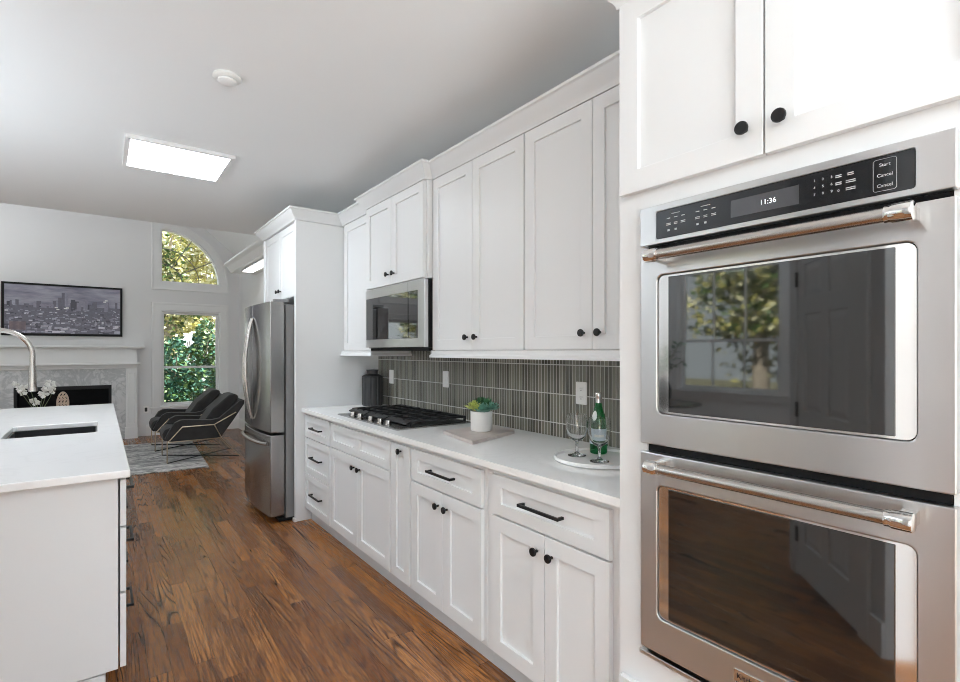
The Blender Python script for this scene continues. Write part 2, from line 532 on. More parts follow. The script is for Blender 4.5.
# end wall with two tall windows and two quarter-round windows
WINS = [(0.80, 1.69), (-2.53, -1.64)]
def arch_shape(x0, x1, z0, flip, g):
    """quarter disc grown by g on every side (g < 0 shrinks it)"""
    R = x1 - x0 + g
    pts = [(x0 - g, z0 - g)]
    a0, a1 = (0.0, PI / 2) if g >= 0 else (math.asin(-g / R), math.acos(-g / R))
    if g > 0: pts.append((x1 + g, z0 - g))
    pts += [(x0 + R * math.cos(a), z0 + R * math.sin(a)) for a in [a0 + (a1 - a0) * k / 18 for k in range(19)]]
    if g > 0: pts.append((x0 - g, z0 + R))
    return [(x1 - (p[0] - x0), p[1]) for p in pts] if flip else pts
WZ0, WZ1, AZ0 = 0.46, 2.055, 2.52
outer = [(LIV_X, 0.0), (WALL_X, 0.0), (WALL_X, EAVE), PEAK, (LIV_X, EAVE)]
holes = []
for i, (a, b) in enumerate(WINS):
    holes.append(rect(a, b, WZ0, WZ1)); holes.append(arch_shape(a, b, AZ0, i == 1, 0.0))
struct(MB().plate(outer, holes, faceY(END_Y), 0.0, -0.15).build('wall_end', WALLM))
struct(MB().plate([(WALL_X, CEIL + 0.15), (WALL_X, EAVE), PEAK, (LIV_X, EAVE), (LIV_X, CEIL + 0.15)], [], faceY(CUT_Y), 0.12, 0.0).build('wall_header', WALLM))
for nm, a, b in (('ceiling_vault_right', (WALL_X + 0.1, EAVE - 0.085), PEAK), ('ceiling_vault_left', PEAK, (LIV_X - 0.1, EAVE - 0.085))):
    struct(MB().plate([a, b, (b[0], b[1] + 0.14), (a[0], a[1] + 0.14)], [], lambda u, v, n: (u, n, v), CUT_Y - 0.12, END_Y + 0.15).build(nm, CEILM))
# kitchen's left wall with a wide window, wall return and the living room's left wall with added tall windows
LW = [(2.75, 4.10, 0.85, 2.5)]
struct(MB().plate(rect(-3.0, CUT_Y, 0, CEIL), [rect(*q) for q in LW], lambda u, v, n: (LEFT_X - n, u, v), 0.15, 0.0).build('wall_left', WALLM))
struct(MB().box(LEFT_X, LIV_X - 0.15, CUT_Y - 0.0, CUT_Y + 0.12, 0, CEIL).build('wall_return', WALLM))
LW2 = [(6.9, 8.0, 0.45, 2.5), (8.3, 9.4, 0.45, 2.5)]  # unseen windows, added to let daylight into the living room
struct(MB().plate(rect(CUT_Y, END_Y, 0, EAVE), [rect(*q) for q in LW2], lambda u, v, n: (LIV_X - n, u, v), 0.15, 0.0).build('wall_living', WALLM))
GND = struct(MB().box(-30, 40, -30, 50, -0.62, -0.5).build('ground', GROUND))

struct(MB().box(-9, 9, -14, -3.01, -0.49, -0.2).build('ground_bounce', simple('pale_bounce_slab', (0.55, 0.54, 0.52), 0.8, 0.1, 2)))  # unseen pale slab added behind the room to bounce daylight onto the ceiling
# windows
def double_hung(name, u0, u1, v0, v1, P, cols=1, label=None):
    """casing, sill and two sashes; P(u, v, n): n = 0 the wall face, positive into the room"""
    root = bpy.data.objects.new(name, None); COL.objects.link(root); struct(root, label, 'window')
    root.location = P((u0 + u1) / 2, v0, 0)
    c = 0.115
    f = MB()
    f.plate(rect(u0 - c, u1 + c, v0 - c * 0.9, v1 + c), [rect(u0, u1, v0, v1)], P, 0.0, 0.022)
    f.plate(rect(u0 - c - 0.012, u1 + c + 0.012, v0 - c * 0.9, v1 + c + 0.014), [rect(u0 - c + 0.016, u1 + c - 0.016, v0, v1 + c - 0.018)], P, 0.0, 0.034)
    f.plate(rect(u0, u1, v0, v1), [rect(u0 + 0.022, u1 - 0.022, v0 + 0.022, v1 - 0.022)], P, -0.13, 0.0)
    f.build('window_frame', TRIM, root, bevel=0.003)
    MB().plate(rect(u0 - c - 0.03, u1 + c + 0.03, v0 - 0.028, v0), [], P, -0.0, 0.06).build('window_sill', TRIM, root, bevel=0.004)
    mid = v0 + (v1 - v0) * 0.405
    a, b = u0 + 0.022, u1 - 0.022
    for nm, z0, z1, n in (('sash', v0 + 0.022, mid + 0.018, -0.055), ('sash', mid - 0.018, v1 - 0.022, -0.09)):
        hs = []
        wv = (b - a - 0.07 - 0.02 * (cols - 1)) / cols
        for k in range(cols):
            q = a + 0.035 + k * (wv + 0.02)
            hs.append(rect(q, q + wv, z0 + 0.036, z1 - 0.036))
        sh = MB().plate(rect(a, b, z0, z1), hs, P, n - 0.03, n).build(nm, TRIM, root, bevel=0.002)
        MB().plate(rect(a + 0.03, b - 0.03, z0 + 0.03, z1 - 0.03), [], P, n - 0.018, n - 0.013).build('pane', PANE, sh)
    return root
def quarter_round(name, x0, x1, z0, flip, label):
    P = faceY(END_Y)
    root = bpy.data.objects.new(name, None); COL.objects.link(root); struct(root, label, 'window')
    root.location = P((x0 + x1) / 2, z0, 0)
    f = MB()
    sq = lambda g: arch_shape(x0, x1, z0, flip, g)
    f.plate(sq(0.115), [sq(0.0)], P, 0.0, 0.022)
    f.plate(sq(0.127), [sq(0.10)], P, 0.0, 0.034)
    f.plate(sq(0.0), [sq(-0.022)], P, -0.13, 0.0)
    f.build('window_frame', TRIM, root, bevel=0.003)
    MB().plate(sq(-0.02), [], P, -0.075, -0.07).build('pane', PANE, root)
    g = MB()
    r = x1 - x0
    cx = x1 if flip else x0
    sg = -1 if flip else 1
    for rr_ in (0.33, 0.62):
        g.tube([P(cx + sg * (0.02 + r * rr_ * math.cos(a)), z0 + r * rr_ * math.sin(a) + 0.02, -0.06) for a in [PI / 2 * k / 14 for k in range(15)]], 0.008, 6)
    for a in (28, 58):
        a = math.radians(a)
        g.tube([P(cx + sg * r * 0.33 * math.cos(a), z0 + r * 0.33 * math.sin(a), -0.06), P(cx + sg * r * 0.98 * math.cos(a), z0 + r * 0.98 * math.sin(a), -0.06)], 0.008, 6)
    g.build('muntin', FSIDE, root, smooth=40)  # dark grey puts the bars' backlit shade into their colour
double_hung('window_1', *WINS[0], WZ0, WZ1, faceY(END_Y), 1, 'tall white double-hung window behind the two lounge chairs')
quarter_round('window_2', *WINS[0], AZ0, False, 'quarter-round white window high above the tall window')
double_hung('window_3', *WINS[1], WZ0, WZ1, faceY(END_Y))
quarter_round('window_4', *WINS[1], AZ0, True, None)
PL = lambda X: (lambda u, v, n: (X + n, u, v))
double_hung('window_5', 2.75, 4.10, 0.85, 2.5, PL(LEFT_X), 3)
double_hung('window_6', *LW2[0], PL(LIV_X), 1)
double_hung('window_7', *LW2[1], PL(LIV_X), 1)

# baseboards
BB = [(0, 0), (0.016, 0), (0.016, 0.14), (0.010, 0.165), (0.005, 0.18), (0, 0.18)]
struct(MB().sweep([(WALL_X, 5.3), (WALL_X, END_Y)], BB).build('baseboard_right', TRIM))
struct(MB().sweep([(WALL_X, END_Y), (0.60, END_Y)], BB).build('baseboard_end', TRIM))
struct(MB().sweep([(-1.45, END_Y), (LIV_X, END_Y)], BB).build('baseboard_end_left', TRIM))
# the crown beam with its lamp on the living room's right wall
tp = MB().sweep([(1.64, CUT_Y + 0.02), (1.64, 8.72)], [(-0.355, 2.60), (0.0, 2.60), (0.012, 2.615), (0.03, 2.64), (0.055, 2.68), (0.085, 2.70), (0.10, 2.715), (0.10, 2.738), (-0.355, 2.738)])
tag(tp.build('cornice', TRIM, loc=(1.8, 7.5, 2.6)), 'white crown cornice high on the wall beyond the refrigerator', 'cornice')
t = thing('strip_light', (1.78, 7.2, 2.60), 'slim white strip light glowing under the crown cornice', 'light')
MB().box(1.70, 1.86, 6.6, 8.25, 2.575, 2.599).build('housing', KICK, t, bevel=0.003)
MB().box(1.71, 1.85, 6.75, 8.23, 2.563, 2.574).build('diffuser', STRIPL, t, bevel=0.003)

# a diagonal stub of wall with a closed six-panel door, just left of the camera
A, B = Vector((-1.0, 1.417)), Vector((-0.27, 0.7465))
dv = (B - A); LEN = dv.length; dv.normalize(); nv = Vector((dv.y, -dv.x)) * -1
if nv.dot(Vector((1, 1))) < 0: nv = -nv
PD = lambda u, v, n: (A.x + dv.x * u + nv.x * n, A.y + dv.y * u + nv.y * n, v)
struct(MB().plate([(-0.05, 0), (LEN, 0), (LEN, CEIL), (-0.05, CEIL)], [], PD, -0.12, 0.0).build('wall_diagonal', WALLM))
d0, d1, dh = 0.10, 0.80, 2.03
struct(MB().plate([(d0 - 0.085, 0), (d0, 0), (d0, dh), (d1, dh), (d1, 0), (d1 + 0.085, 0), (d1 + 0.085, dh + 0.085), (d0 - 0.085, dh + 0.085)], [], PD, 0.0, 0.02).build('trim_1', TRIM, bevel=0.004))
dr = bpy.data.objects.new('door_1', None); COL.objects.link(dr); dr.location = PD((d0 + d1) / 2, 0, 0.01); struct(dr)
us = [d0, d0 + 0.10, d0 + 0.31, d0 + 0.39, d0 + 0.60, d1]
vs = [0.01, 0.22, 0.86, 1.02, 1.60, 1.70, 1.90, dh]
MB().panels(us, vs, {(i, j) for i in (1, 3) for j in (1, 3, 5)}, lambda u, v, n: PD(u, v, n + 0.012), 0.012, 0.009, (0.012, 0.03)).build('door_panel', TRIM, dr, bevel=0.002)
hb = MB()
for zz_ in (0.25, 1.02, 1.82): hb.tube([PD(d0, zz_ - 0.045, 0.018), PD(d0, zz_ + 0.045, 0.018)], 0.009, 8)
hb.build('hinge', BLACK, dr, smooth=40)
struct(MB().plate([(d1 + 0.085, 0), (LEN, 0), (LEN, 0.16), (d1 + 0.085, 0.16)], [], PD, 0.0, 0.016).build('baseboard_diagonal', TRIM, bevel=0.004))

# ------------------------------------------------------------------ kitchen run
XF = 1.337                       # front plane of the base doors
TH = 0.02
def knob(parent, x, y, z, d=-1):
    MB().lathe([(0.0055, 0.0), (0.0055, 0.012), (0.009, 0.015), (0.0155, 0.019), (0.0165, 0.023), (0.0155, 0.027), (0.011, 0.028)], (x, y, z), 20, 0, 'x').build('knob', BLACK, parent, smooth=40) if d > 0 else \
    MB().lathe([(0.0055, -0.0), (0.0055, -0.012), (0.009, -0.015), (0.0155, -0.019), (0.0165, -0.023), (0.0155, -0.027), (0.011, -0.028)], (x, y, z), 20, 0, 'x').build('knob', BLACK, parent, smooth=40)
def pull(parent, x, yc, z, L=0.21, d=-1):
    m_ = MB()
    x1 = x + d * 0.034
    m_.box(min(x1, x1 - d * 0.010), max(x1, x1 - d * 0.010), yc - L / 2, yc + L / 2, z - 0.006, z + 0.006)
    for yy_ in (yc - L / 2 + 0.006, yc + L / 2 - 0.006):
        m_.box(min(x, x1 - d * 0.002), max(x, x1 - d * 0.002), yy_ - 0.006, yy_ + 0.006, z - 0.0055, z + 0.0055)
    m_.build('handle', BLACK, parent, bevel=0.0015)
def shaker(parent, name, y0, y1, z0, z1, xf, w=0.062, split=None, P=None, wz=None):
    P = P or faceX(xf)
    wz = wz or w
    if split: us_ = [y0, y0 + w, split - w * 0.75, split + w * 0.75, y1 - w, y1]; rec = {(1, 1), (3, 1)}
    else: us_ = [y0, y0 + w, y1 - w, y1]; rec = {(1, 1)}
    return MB().panels(us_, [z0, z0 + wz, z1 - wz, z1], rec, P, TH, 0.012).build(name, CAB, parent, bevel=0.0012)
ZT, ZD, ZD2, ZB = 0.858, 0.692, 0.684, 0.108
def base_cabinet(y0, y1, label):
    t = thing('base_cabinet', (1.68, (y0 + y1) / 2, 0), label, 'cabinet')
    MB().box(XF + TH + 0.001, 1.985, y0 + 0.0005, y1 - 0.0005, 0.088, 0.884).build('body', CAB, t)
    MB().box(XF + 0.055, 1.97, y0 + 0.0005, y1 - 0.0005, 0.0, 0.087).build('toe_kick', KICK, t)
    return t
# drawer stack next to the fridge panel
t = base_cabinet(3.617, 4.188, 'white base cabinet with a stack of three drawers next to the refrigerator')
for z0, z1 in ((0.688, 0.863), (0.400, 0.680), (0.108, 0.392)):
    d = shaker(t, 'drawer', 3.630, 4.177, z0, z1, XF, 0.05)
    pull(d, XF, 3.885, (z0 + z1) / 2 + (0.0 if z1 > 0.8 else 0.005), 0.22)
# under the cooktop
t = base_cabinet(2.657, 3.615, 'white double-door base cabinet with two blank drawer panels under the gas cooktop')
shaker(t, 'drawer_front', 2.668, 3.605, ZD, ZT, XF, 0.06, split=3.135, wz=0.05)
for a, b, k in ((2.668, 3.128, 3.128 - 0.042), (3.132, 3.605, 3.132 + 0.042)):
    d = shaker(t, 'door', a, b, ZB, ZD2, XF); knob(d, XF, k, 0.617)
# narrow pull-out
t = base_cabinet(2.422, 2.655, 'narrow full-height white pull-out base cabinet with one knob at the top')
d = shaker(t, 'door', 2.434, 2.646, ZB, ZT, XF, 0.06); knob(d, XF, 2.525, 0.825)
# two cabinets, each a drawer over two doors
for y0, y1, lab, kdy in ((1.766, 2.420, 'white base cabinet with a drawer and two doors under the succulent on its slab', 0), (1.013, 1.764, 'white base cabinet with a wide drawer and two doors beside the ovens, under the tray', 0)):
    t = base_cabinet(y0, y1, lab)
    a, b = (1.788, 2.412) if y0 > 1.5 else (1.086, 1.716)
    d = shaker(t, 'drawer', a, b, ZD, ZT, XF, 0.066, wz=0.05)
    pull(d, XF, 2.100 if y0 > 1.5 else 1.400, 0.778, 0.222)
    c_ = 2.098 if y0 > 1.5 else 1.390
    for p, q, k in ((a, c_ - 0.002, c_ - 0.04), (c_ + 0.002, b, c_ + 0.04)):
        d = shaker(t, 'door', p, q, ZB, ZD2, XF); knob(d, XF, k, 0.618)
o = MB().plate(rect(1.312, 1.998, 1.013, 4.188), [], flatZ, 0.885, 0.915).build('countertop', QUARTZ, loc=(1.66, 2.6, 0.885), bevel=0.004)
tag(o, 'long white quartz countertop along the right wall under the tiled backsplash', 'countertop')
o = MB().box(1.990, 2.0, 1.013, 4.188, 0.9155, 1.42).build('trim_backsplash', TILE)
struct(o, 'grey-green finger tile backsplash between countertop and wall cabinets', 'backsplash')

# wall cabinets
XU, XM = 1.65, 1.60
def wall_cabinet(y0, y1, z0, xf, label, z1=2.439):
    t = thing('wall_cabinet', (xf + 0.2, (y0 + y1) / 2, z0), label, 'cabinet')
    MB().box(xf + TH + 0.001, 1.998, y0 + 0.0005, y1 - 0.0005, z0, z1).build('body', CAB, t)
    return t
t = wall_cabinet(3.592, 4.188, 1.384, XU, 'single-door white wall cabinet between the microwave and the refrigerator panel')
d = shaker(t, 'door', 3.60, 4.13, 1.386, 2.435, XU)
t = wall_cabinet(2.714, 3.590, 1.832, XM, 'short white wall cabinet with two doors directly above the microwave')
for a, b, k in ((2.735, 3.163, 3.163 - 0.042), (3.167, 3.577, 3.167 + 0.042)):
    d = shaker(t, 'door', a, b, 1.838, 2.435, XM, 0.06); knob(d, XM, k, 1.838 + 0.07)
t = wall_cabinet(1.856, 2.712, 1.384, XU, 'tall two-door white wall cabinet just right of the microwave')
for a, b, k in ((1.862, 2.286, 2.286 - 0.042), (2.290, 2.706, 2.290 + 0.042)):
    d = shaker(t, 'door', a, b, 1.386, 2.435, XU); knob(d, XU, k, 1.457)
t = wall_cabinet(1.013, 1.854, 1.384, XU, 'tall two-door white wall cabinet partly hidden behind the oven tower')
for a, b, k in ((1.03, 1.428, 1.428 - 0.042), (1.432, 1.850, 1.432 + 0.042)):
    d = shaker(t, 'door', a, b, 1.386, 2.435, XU); knob(d, XU, k, 1.457)
LRP = [(-0.02, 1.340), (0.012, 1.340), (0.012, 1.353), (0.003, 1.362), (0.003, 1.383), (-0.02, 1.383)]
o = MB().sweep([(XU, 1.026), (XU, 2.712), (1.99, 2.712)], LRP).build('light_rail', CAB, loc=(XU, 1.9, 1.345))
tag(o, 'long white light rail under the two tall wall cabinets', 'trim')
o = MB().sweep([(1.99, 3.593), (XU, 3.593), (XU, 4.186)], LRP).build('light_rail', CAB, loc=(XU, 3.9, 1.345))
tag(o, 'short white light rail under the wall cabinet next to the refrigerator', 'trim')
# crown along all tall and wall cabinets
XT, XP = 1.295, 1.265
CP = [(-0.015, 2.44), (0.006, 2.44), (0.010, 2.452), (0.016, 2.462), (0.030, 2.475), (0.047, 2.497), (0.056, 2.512), (0.066, 2.517), (0.066, 2.53), (-0.015, 2.53)]
o = MB().sweep([(XT, -0.2), (XT, 1.012), (XU + 0.005, 1.012), (XU + 0.005, 2.713), (XM + 0.005, 2.713), (XM + 0.005, 3.59), (XU + 0.005, 3.59), (XU + 0.005, 4.186), (XP, 4.186), (XP, 5.21), (1.99, 5.21)], CP).build('crown_molding', CAB, loc=(1.6, 2.6, 2.44), smooth=30)
tag(o, 'white crown molding running along the tops of all the cabinets', 'molding')

# oven tower
OY0, OY1 = 0.128, 1.011
t = thing('oven_cabinet', (1.65, 0.575, 0), 'tall white cabinet built around the double oven', 'cabinet')
fr_ = MB().plate(rect(OY0 - 0.10, OY1, 0.0, 2.439), [rect(0.238, 0.910, 0.50, 1.79)], faceX(XT), -0.04, 0.0)
fr_.box(XT + 0.04, 1.998, OY1 - 0.02, OY1, 0.0, 2.439)
fr_.box(XT + 0.04, 1.998, OY0 - 0.10, OY0 - 0.08, 0.0, 2.439)
fr_.box(XT + 0.04, 1.99, OY0 - 0.08, OY1 - 0.02, 2.42, 2.439)
fr_.build('body', CAB, t, bevel=0.001)
for a, b, k in ((0.150, 0.570, 0.570 - 0.040), (0.575, 0.996, 0.575 + 0.040)):
    d = shaker(t, 'door', a, b, 1.852, 2.43, 1.273, 0.066); knob(d, 1.273, k, 1.922)
shaker(t, 'drawer', 0.150, 0.996, 0.115, 0.392, 1.273, 0.06)
MB().sweep([(XT, OY0 - 0.10), (XT, OY1)], [(0, 0), (0.013, 0), (0.013, 0.09), (0.004, 0.10), (0, 0.10)]).build('plinth', CAB, t)

# the double oven
XO = 1.27
t = thing('double_oven', (1.55, 0.574, 0.49), 'stainless steel double wall oven with black glass control panel', 'oven')
MB().box(XO + 0.028, 1.80, 0.240, 0.908, 0.505, 1.785).build('body', BLACKP, t)
FX = faceX(XO)
OYa, OYb = 0.229, 0.918
cp = MB().plate(rect(OYa, OYb, 1.684, 1.795), [rrect(0.289, 0.866, 1.697, 1.776, 0.006, 3)], FX, -0.027, 0.0).build('control_panel', STEEL, t, bevel=0.002)
MB().plate(rrect(0.2895, 0.8655, 1.6975, 1.7755, 0.006, 3), [], FX, -0.02, -0.0015).build('panel_glass', PGLASS, cp)
MB().plate(rect(0.495, 0.651, 1.714, 1.757), [], FX, -0.0015, -0.0006).build('display', DISP, cp)
def text(name, body, size, P, u, v, n, mat, parent, align='CENTER'):
    cu = bpy.data.curves.new(name, 'FONT'); cu.body = body; cu.size = size; cu.align_x = align; cu.align_y = 'CENTER'
    cu.extrude = 0.0003
    tmp = bpy.data.objects.new(name + '_t', cu); COL.objects.link(tmp)
    dg = bpy.context.evaluated_depsgraph_get()
    me = bpy.data.meshes.new_from_object(tmp.evaluated_get(dg))
    bpy.data.objects.remove(tmp)
    off = origin_of(parent)
    for vv in me.vertices:
        vv.co = Vector(P(u + vv.co.x, v + vv.co.y, n + vv.co.z)) - off
    me.materials.clear(); me.materials.append(mat)
    o = bpy.data.objects.new(name, me); COL.objects.link(o); o.parent = parent
    return o
# lettering reads left to right for someone facing the oven, i.e. towards -Y
PT = lambda u, v, n: (XO - n, -u, v)
text('clock_digits', '11:36', 0.017, PT, -0.562, 1.735, 0.0002, DIGIT, cp)
gm = MB()
def dash(yc, z, L, h=0.0028): gm.plate(rect(yc - L / 2, yc + L / 2, z - h / 2, z + h / 2), [], FX, -0.0012, -0.0002)
for y0_ in (0.826, 0.740):
    gm = MB()
    dash(y0_ - 0.022, 1.761, 0.026, 0.0016)
    for i in range(3):
        dash(y0_ - 0.022 * i, 1.750, 0.010, 0.002)
        for dz_ in (0.0, 0.0038): dash(y0_ - 0.022 * i, 1.7355 - dz_, 0.010 + 0.003 * ((i + 1) % 2), 0.0018)
        if i < 2: dash(y0_ - 0.022 * i, 1.7165, 0.006, 0.005)
    gm.build('key_legend', GLYPH, cp)
gm = MB()
for i in range(3):
    for j in range(2):
        if not (i == 2 and j == 0):
            for dz_ in (0.0, 0.0038): dash(0.418 - 0.022 * j, 1.757 - 0.0155 * i - dz_, 0.011 + 0.006 * (j and i > 0), 0.0018)
gm.build('key_legend', GLYPH, cp)
keys = [['1', '2', '3'], ['4', '5', '6'], ['7', '8', '9']]
kb = []
for i in range(3):
    for j in range(3):
        text('key_digit', keys[i][j], 0.0075, PT, -(0.464 - 0.0165 * j), 1.757 - 0.0155 * i, -0.0010, GLYPH, cp)
text('key_digit', '0', 0.0075, PT, -0.418, 1.724, -0.0010, GLYPH, cp)
bx = MB().plate(rrect(0.318, 0.357, 1.704, 1.769, 0.005, 3), [rrect(0.3185, 0.3565, 1.7045, 1.7685, 0.0045, 3)], FX, -0.0012, -0.0002)
bx.build('key_outline', GLYPH, cp)
for z_, w_ in ((1.757, 'Start'), (1.736, 'Cancel'), (1.715, 'Cancel')):
    text('key_word', w_, 0.0095, PT, -0.3375, z_, -0.0010, GLYPH, cp)
def oven_door(z0, z1, g0, g1, hz):
    d = MB().plate(rect(OYa, OYb, z0, z1), [rrect(0.2865, 0.8635, g0 - 0.0075, g1 + 0.0075, 0.019, 5)], FX, -0.027, 0.0).build('oven_door', STEEL, t, bevel=0.003)
    MB().plate(rrect(0.2885, 0.8615, g0 - 0.0055, g1 + 0.0055, 0.018, 5), [], FX, -0.02, -0.007).build('window_frame', CHROME, d)
    MB().plate(rect(0.322, 0.829, g0, g1), [], FX, -0.0072, -0.004).build('window_glass', OGLASS, d, bevel=0.001)
    h = MB()
    xh = XO - 0.052
    h.lathe([(0.0140, 0.320), (0.0140, 0.825)], (xh, 0, hz), 20, 0, 'y')
    h.build('handle', NICKEL, d, smooth=40)
    for ya, yb, s_ in ((0.279, 0.323, 1), (0.822, 0.862, -1)):
        e = MB().lathe([(0.0155, ya - 0.001), (0.0185, ya + 0.001), (0.0185, yb - 0.012), (0.0165, yb - 0.009), (0.0165, yb)] if s_ > 0 else [(0.0165, ya), (0.0165, ya + 0.009), (0.0185, ya + 0.012), (0.0185, yb - 0.001), (0.0155, yb + 0.001)], (xh, 0, hz), 20, 0, 'y')
        yc = ya + 0.016 if s_ > 0 else yb - 0.016
        e.box(xh + 0.004, XO - 0.0003, yc - 0.013, yc + 0.013, hz - 0.012, hz + 0.012)
        e.build('handle_mount', CHROME, d, smooth=40)
    return d
oven_door(1.112, 1.668, 1.209, 1.588, 1.643)
ld = oven_door(0.520, 1.088, 0.628, 0.992, 1.058)
bd = MB().plate(rect(0.545, 0.642, 0.560, 0.590), [], FX, 0.0, 0.003).build('badge', CHROME, ld, bevel=0.001)
text('badge_lettering', 'KitchenAid', 0.018, PT, -0.594, 0.575, 0.0032, BLACKP, bd)
MB().plate(rect(0.224, 0.925, 0.493, 0.506), [], FX, -0.026, -0.004).build('vent_trim', STEEL, t, bevel=0.002)

# microwave
t = thing('microwave', (1.75, 3.10, 1.40), 'stainless over-the-range microwave with dark glass above the cooktop', 'microwave')
MB().box(XM + 0.028, 1.985, 2.716, 3.586, 1.400, 1.828).build('body', BLACKP, t, bevel=0.002)
FM = faceX(XM)
d = MB().plate(rect(2.717, 3.585, 1.405, 1.826), [rect(2.803, 3.576, 1.462, 1.765)], FM, -0.027, 0.0).build('microwave_door', STEEL, t, bevel=0.002)
MB().plate(rect(2.8035, 3.5755, 1.4625, 1.7645), [], FM, -0.02, -0.002).build('door_glass', MGLASS, d)
MB().box(XM - 0.0008, XM + 0.001, 2.928, 2.930, 1.463, 1.825).build('door_seam', BLACKP, d)
MB().box(1.63, 1.97, 2.73, 3.56, 1.381, 1.399).build('vent_grille', BLACKP, t, bevel=0.002)

# refrigerator in its surround
t = thing('refrigerator_cabinet', (1.65, 4.70, 0), 'white surround over and beside the refrigerator with a two-door top cabinet', 'cabinet')
MB().box(XP, 1.998, 4.190, 4.226, 0.0, 2.439).build('side_panel', CAB, t, bevel=0.003)
MB().box(XP, 1.998, 5.172, 5.208, 0.0, 2.439).build('side_panel', CAB, t, bevel=0.003)
MB().box(XP + 0.02, 1.998, 4.227, 5.171, 1.83, 2.439).build('body', CAB, t)
for a, b, k in ((4.235, 4.697, 4.697 - 0.04), (4.701, 5.163, 4.701 + 0.04)):
    d = shaker(t, 'door', a, b, 1.835, 2.432, XP + 0.015, 0.06); knob(d, XP + 0.015, k, 1.905)
MB().box(XP - 0.012, XP + 0.012, 4.182, 4.232, 0.0, 0.028).build('foot_block', CAB, t, bevel=0.003)

t = thing('refrigerator', (1.55, 4.69, 0), 'stainless french-door refrigerator with bottom freezer drawer', 'refrigerator')
RX, RY0, RY1 = 1.085, 4.242, 5.140
MB().box(1.205, 1.96, RY0 + 0.006, RY1 - 0.006, 0.03, 1.758).build('body', FSIDE, t, bevel=0.004)
MB().box(1.16, 1.9, RY0 + 0.03, RY1 - 0.03, 0.0, 0.03).build('base_grille', BLACKP, t)
def bowed(y0, y1, z0, z1, name):
    """door slab whose face bows out across the full width of the fridge"""
    n = 10; pl = []
    yc, hw = (RY0 + RY1) / 2, (RY1 - RY0) / 2
    for i in range(n + 1):
        y_ = y0 + (y1 - y0) * i / n
        pl.append((RX - 0.03 * (1 - ((y_ - yc) / hw) ** 2), y_))
    pl += [(1.195, y1), (1.195, y0)]
    return MB().prism(pl, flatZ, z0, z1).build(name, STEELD, t, bevel=0.006, smooth=35)
ym = (RY0 + RY1) / 2
fd1 = bowed(RY0, ym - 0.003, 0.725, 1.775, 'door')
fd2 = bowed(ym + 0.003, RY1, 0.725, 1.775, 'door')
fz = bowed(RY0, RY1, 0.055, 0.705, 'freezer_drawer')
for dd, sgn in ((fd1, -1), (fd2, 1)):
    pts = []
    for i in range(17):
        q = i / 16; b_ = math.sin(PI * q)
        pts.append((RX - 0.034 - 0.062 * b_ ** 0.8, ym + sgn * (0.020 + 0.012 * b_), 0.80 + 0.86 * q))
    MB().tube(pts, [0.011 + 0.004 * math.sin(PI * i / 16) for i in range(17)], 10).build('handle', NICKEL, dd, smooth=40)
pts = [(RX - 0.012 - 0.055 * math.sin(PI * i / 14) ** 0.5, RY0 + 0.05 + (RY1 - RY0 - 0.10) * i / 14, 0.635) for i in range(15)]
MB().tube(pts, 0.014, 10).build('handle', NICKEL, fz, smooth=40)
for y_ in (RY0 + 0.05, RY1 - 0.05): MB().box(1.12, 1.24, y_ - 0.02, y_ + 0.02, 1.776, 1.80).build('hinge_cover', FSIDE, t, bevel=0.004)

# ------------------------------------------------------------------ on the counter
ZC = 0.9155
t = thing('gas_cooktop', (1.68, 3.155, ZC), 'black and steel five-burner gas cooktop set into the countertop', 'cooktop')
CY0, CY1, CX0, CX1 = 2.67, 3.60, 1.385, 1.925
MB().plate(rrect(CX0, CX1, CY0, CY1, 0.012, 4), [], flatZ, ZC, ZC + 0.008).build('cooktop_plate', STEELD, t, bevel=0.002)
MB().plate(rrect(CX0 + 0.09, CX1 - 0.02, CY0 + 0.02, CY1 - 0.02, 0.02, 4), [], flatZ, ZC + 0.008, ZC + 0.010).build('burner_tray', CAST, t)
third = (CY1 - CY0 - 0.04) / 3
for k in range(3):
    a = CY0 + 0.02 + k * third + 0.004; b = a + third - 0.008
    g = MB(); z0, z1 = ZC + 0.034, ZC + 0.047
    xa, xb = CX0 + 0.105, CX1 - 0.03
    g.box(xa, xb, a, a + 0.013, z0, z1); g.box(xa, xb, b - 0.013, b, z0, z1)
    g.box(xb - 0.013, xb, a, b, z0, z1)
    # wide sloped front bar
    g.prism([(xa - 0.028, z0 - 0.012), (xa + 0.014, z1 - 0.006), (xa + 0.014, z1), (xa - 0.028, z0 - 0.004)], lambda u, v, n: (u, n, v), a + 0.004, b - 0.004)
    xm_ = (xa + xb) / 2
    g.box(xm_ - 0.006, xm_ + 0.006, a, b, z0, z1)
    for q in (0.33, 0.67):
        yq = a + (b - a) * q
        g.box(xa, xb, yq - 0.0055, yq + 0.0055, z0, z1)
    for xq in (xa + 0.10, xb - 0.10): g.box(xq - 0.0055, xq + 0.0055, a, b, z0 + 0.003, z1)
    for xq in (xa, xb - 0.014):
        for yq in (a, b - 0.014): g.box(xq, xq + 0.014, yq, yq + 0.014, ZC + 0.0102, z0)
    g.build('grate', CAST, t, bevel=0.002)
for x_, y_, r_ in ((1.60, 2.855, 0.038), (1.82, 2.855, 0.032), (1.71, 3.155, 0.052), (1.60, 3.455, 0.032), (1.82, 3.455, 0.038)):
    b_ = MB().lathe([(r_ + 0.012, 0.0), (r_ + 0.012, 0.007), (r_ + 0.004, 0.012), (r_ + 0.004, 0.014)], (x_, y_, ZC + 0.010), 24).build('burner', STEELD, t, smooth=40)
    MB().lathe([(r_, 0.0), (r_, 0.006), (r_ - 0.008, 0.010)], (x_, y_, ZC + 0.024), 24).build('burner_cap', CAST, b_, smooth=40)
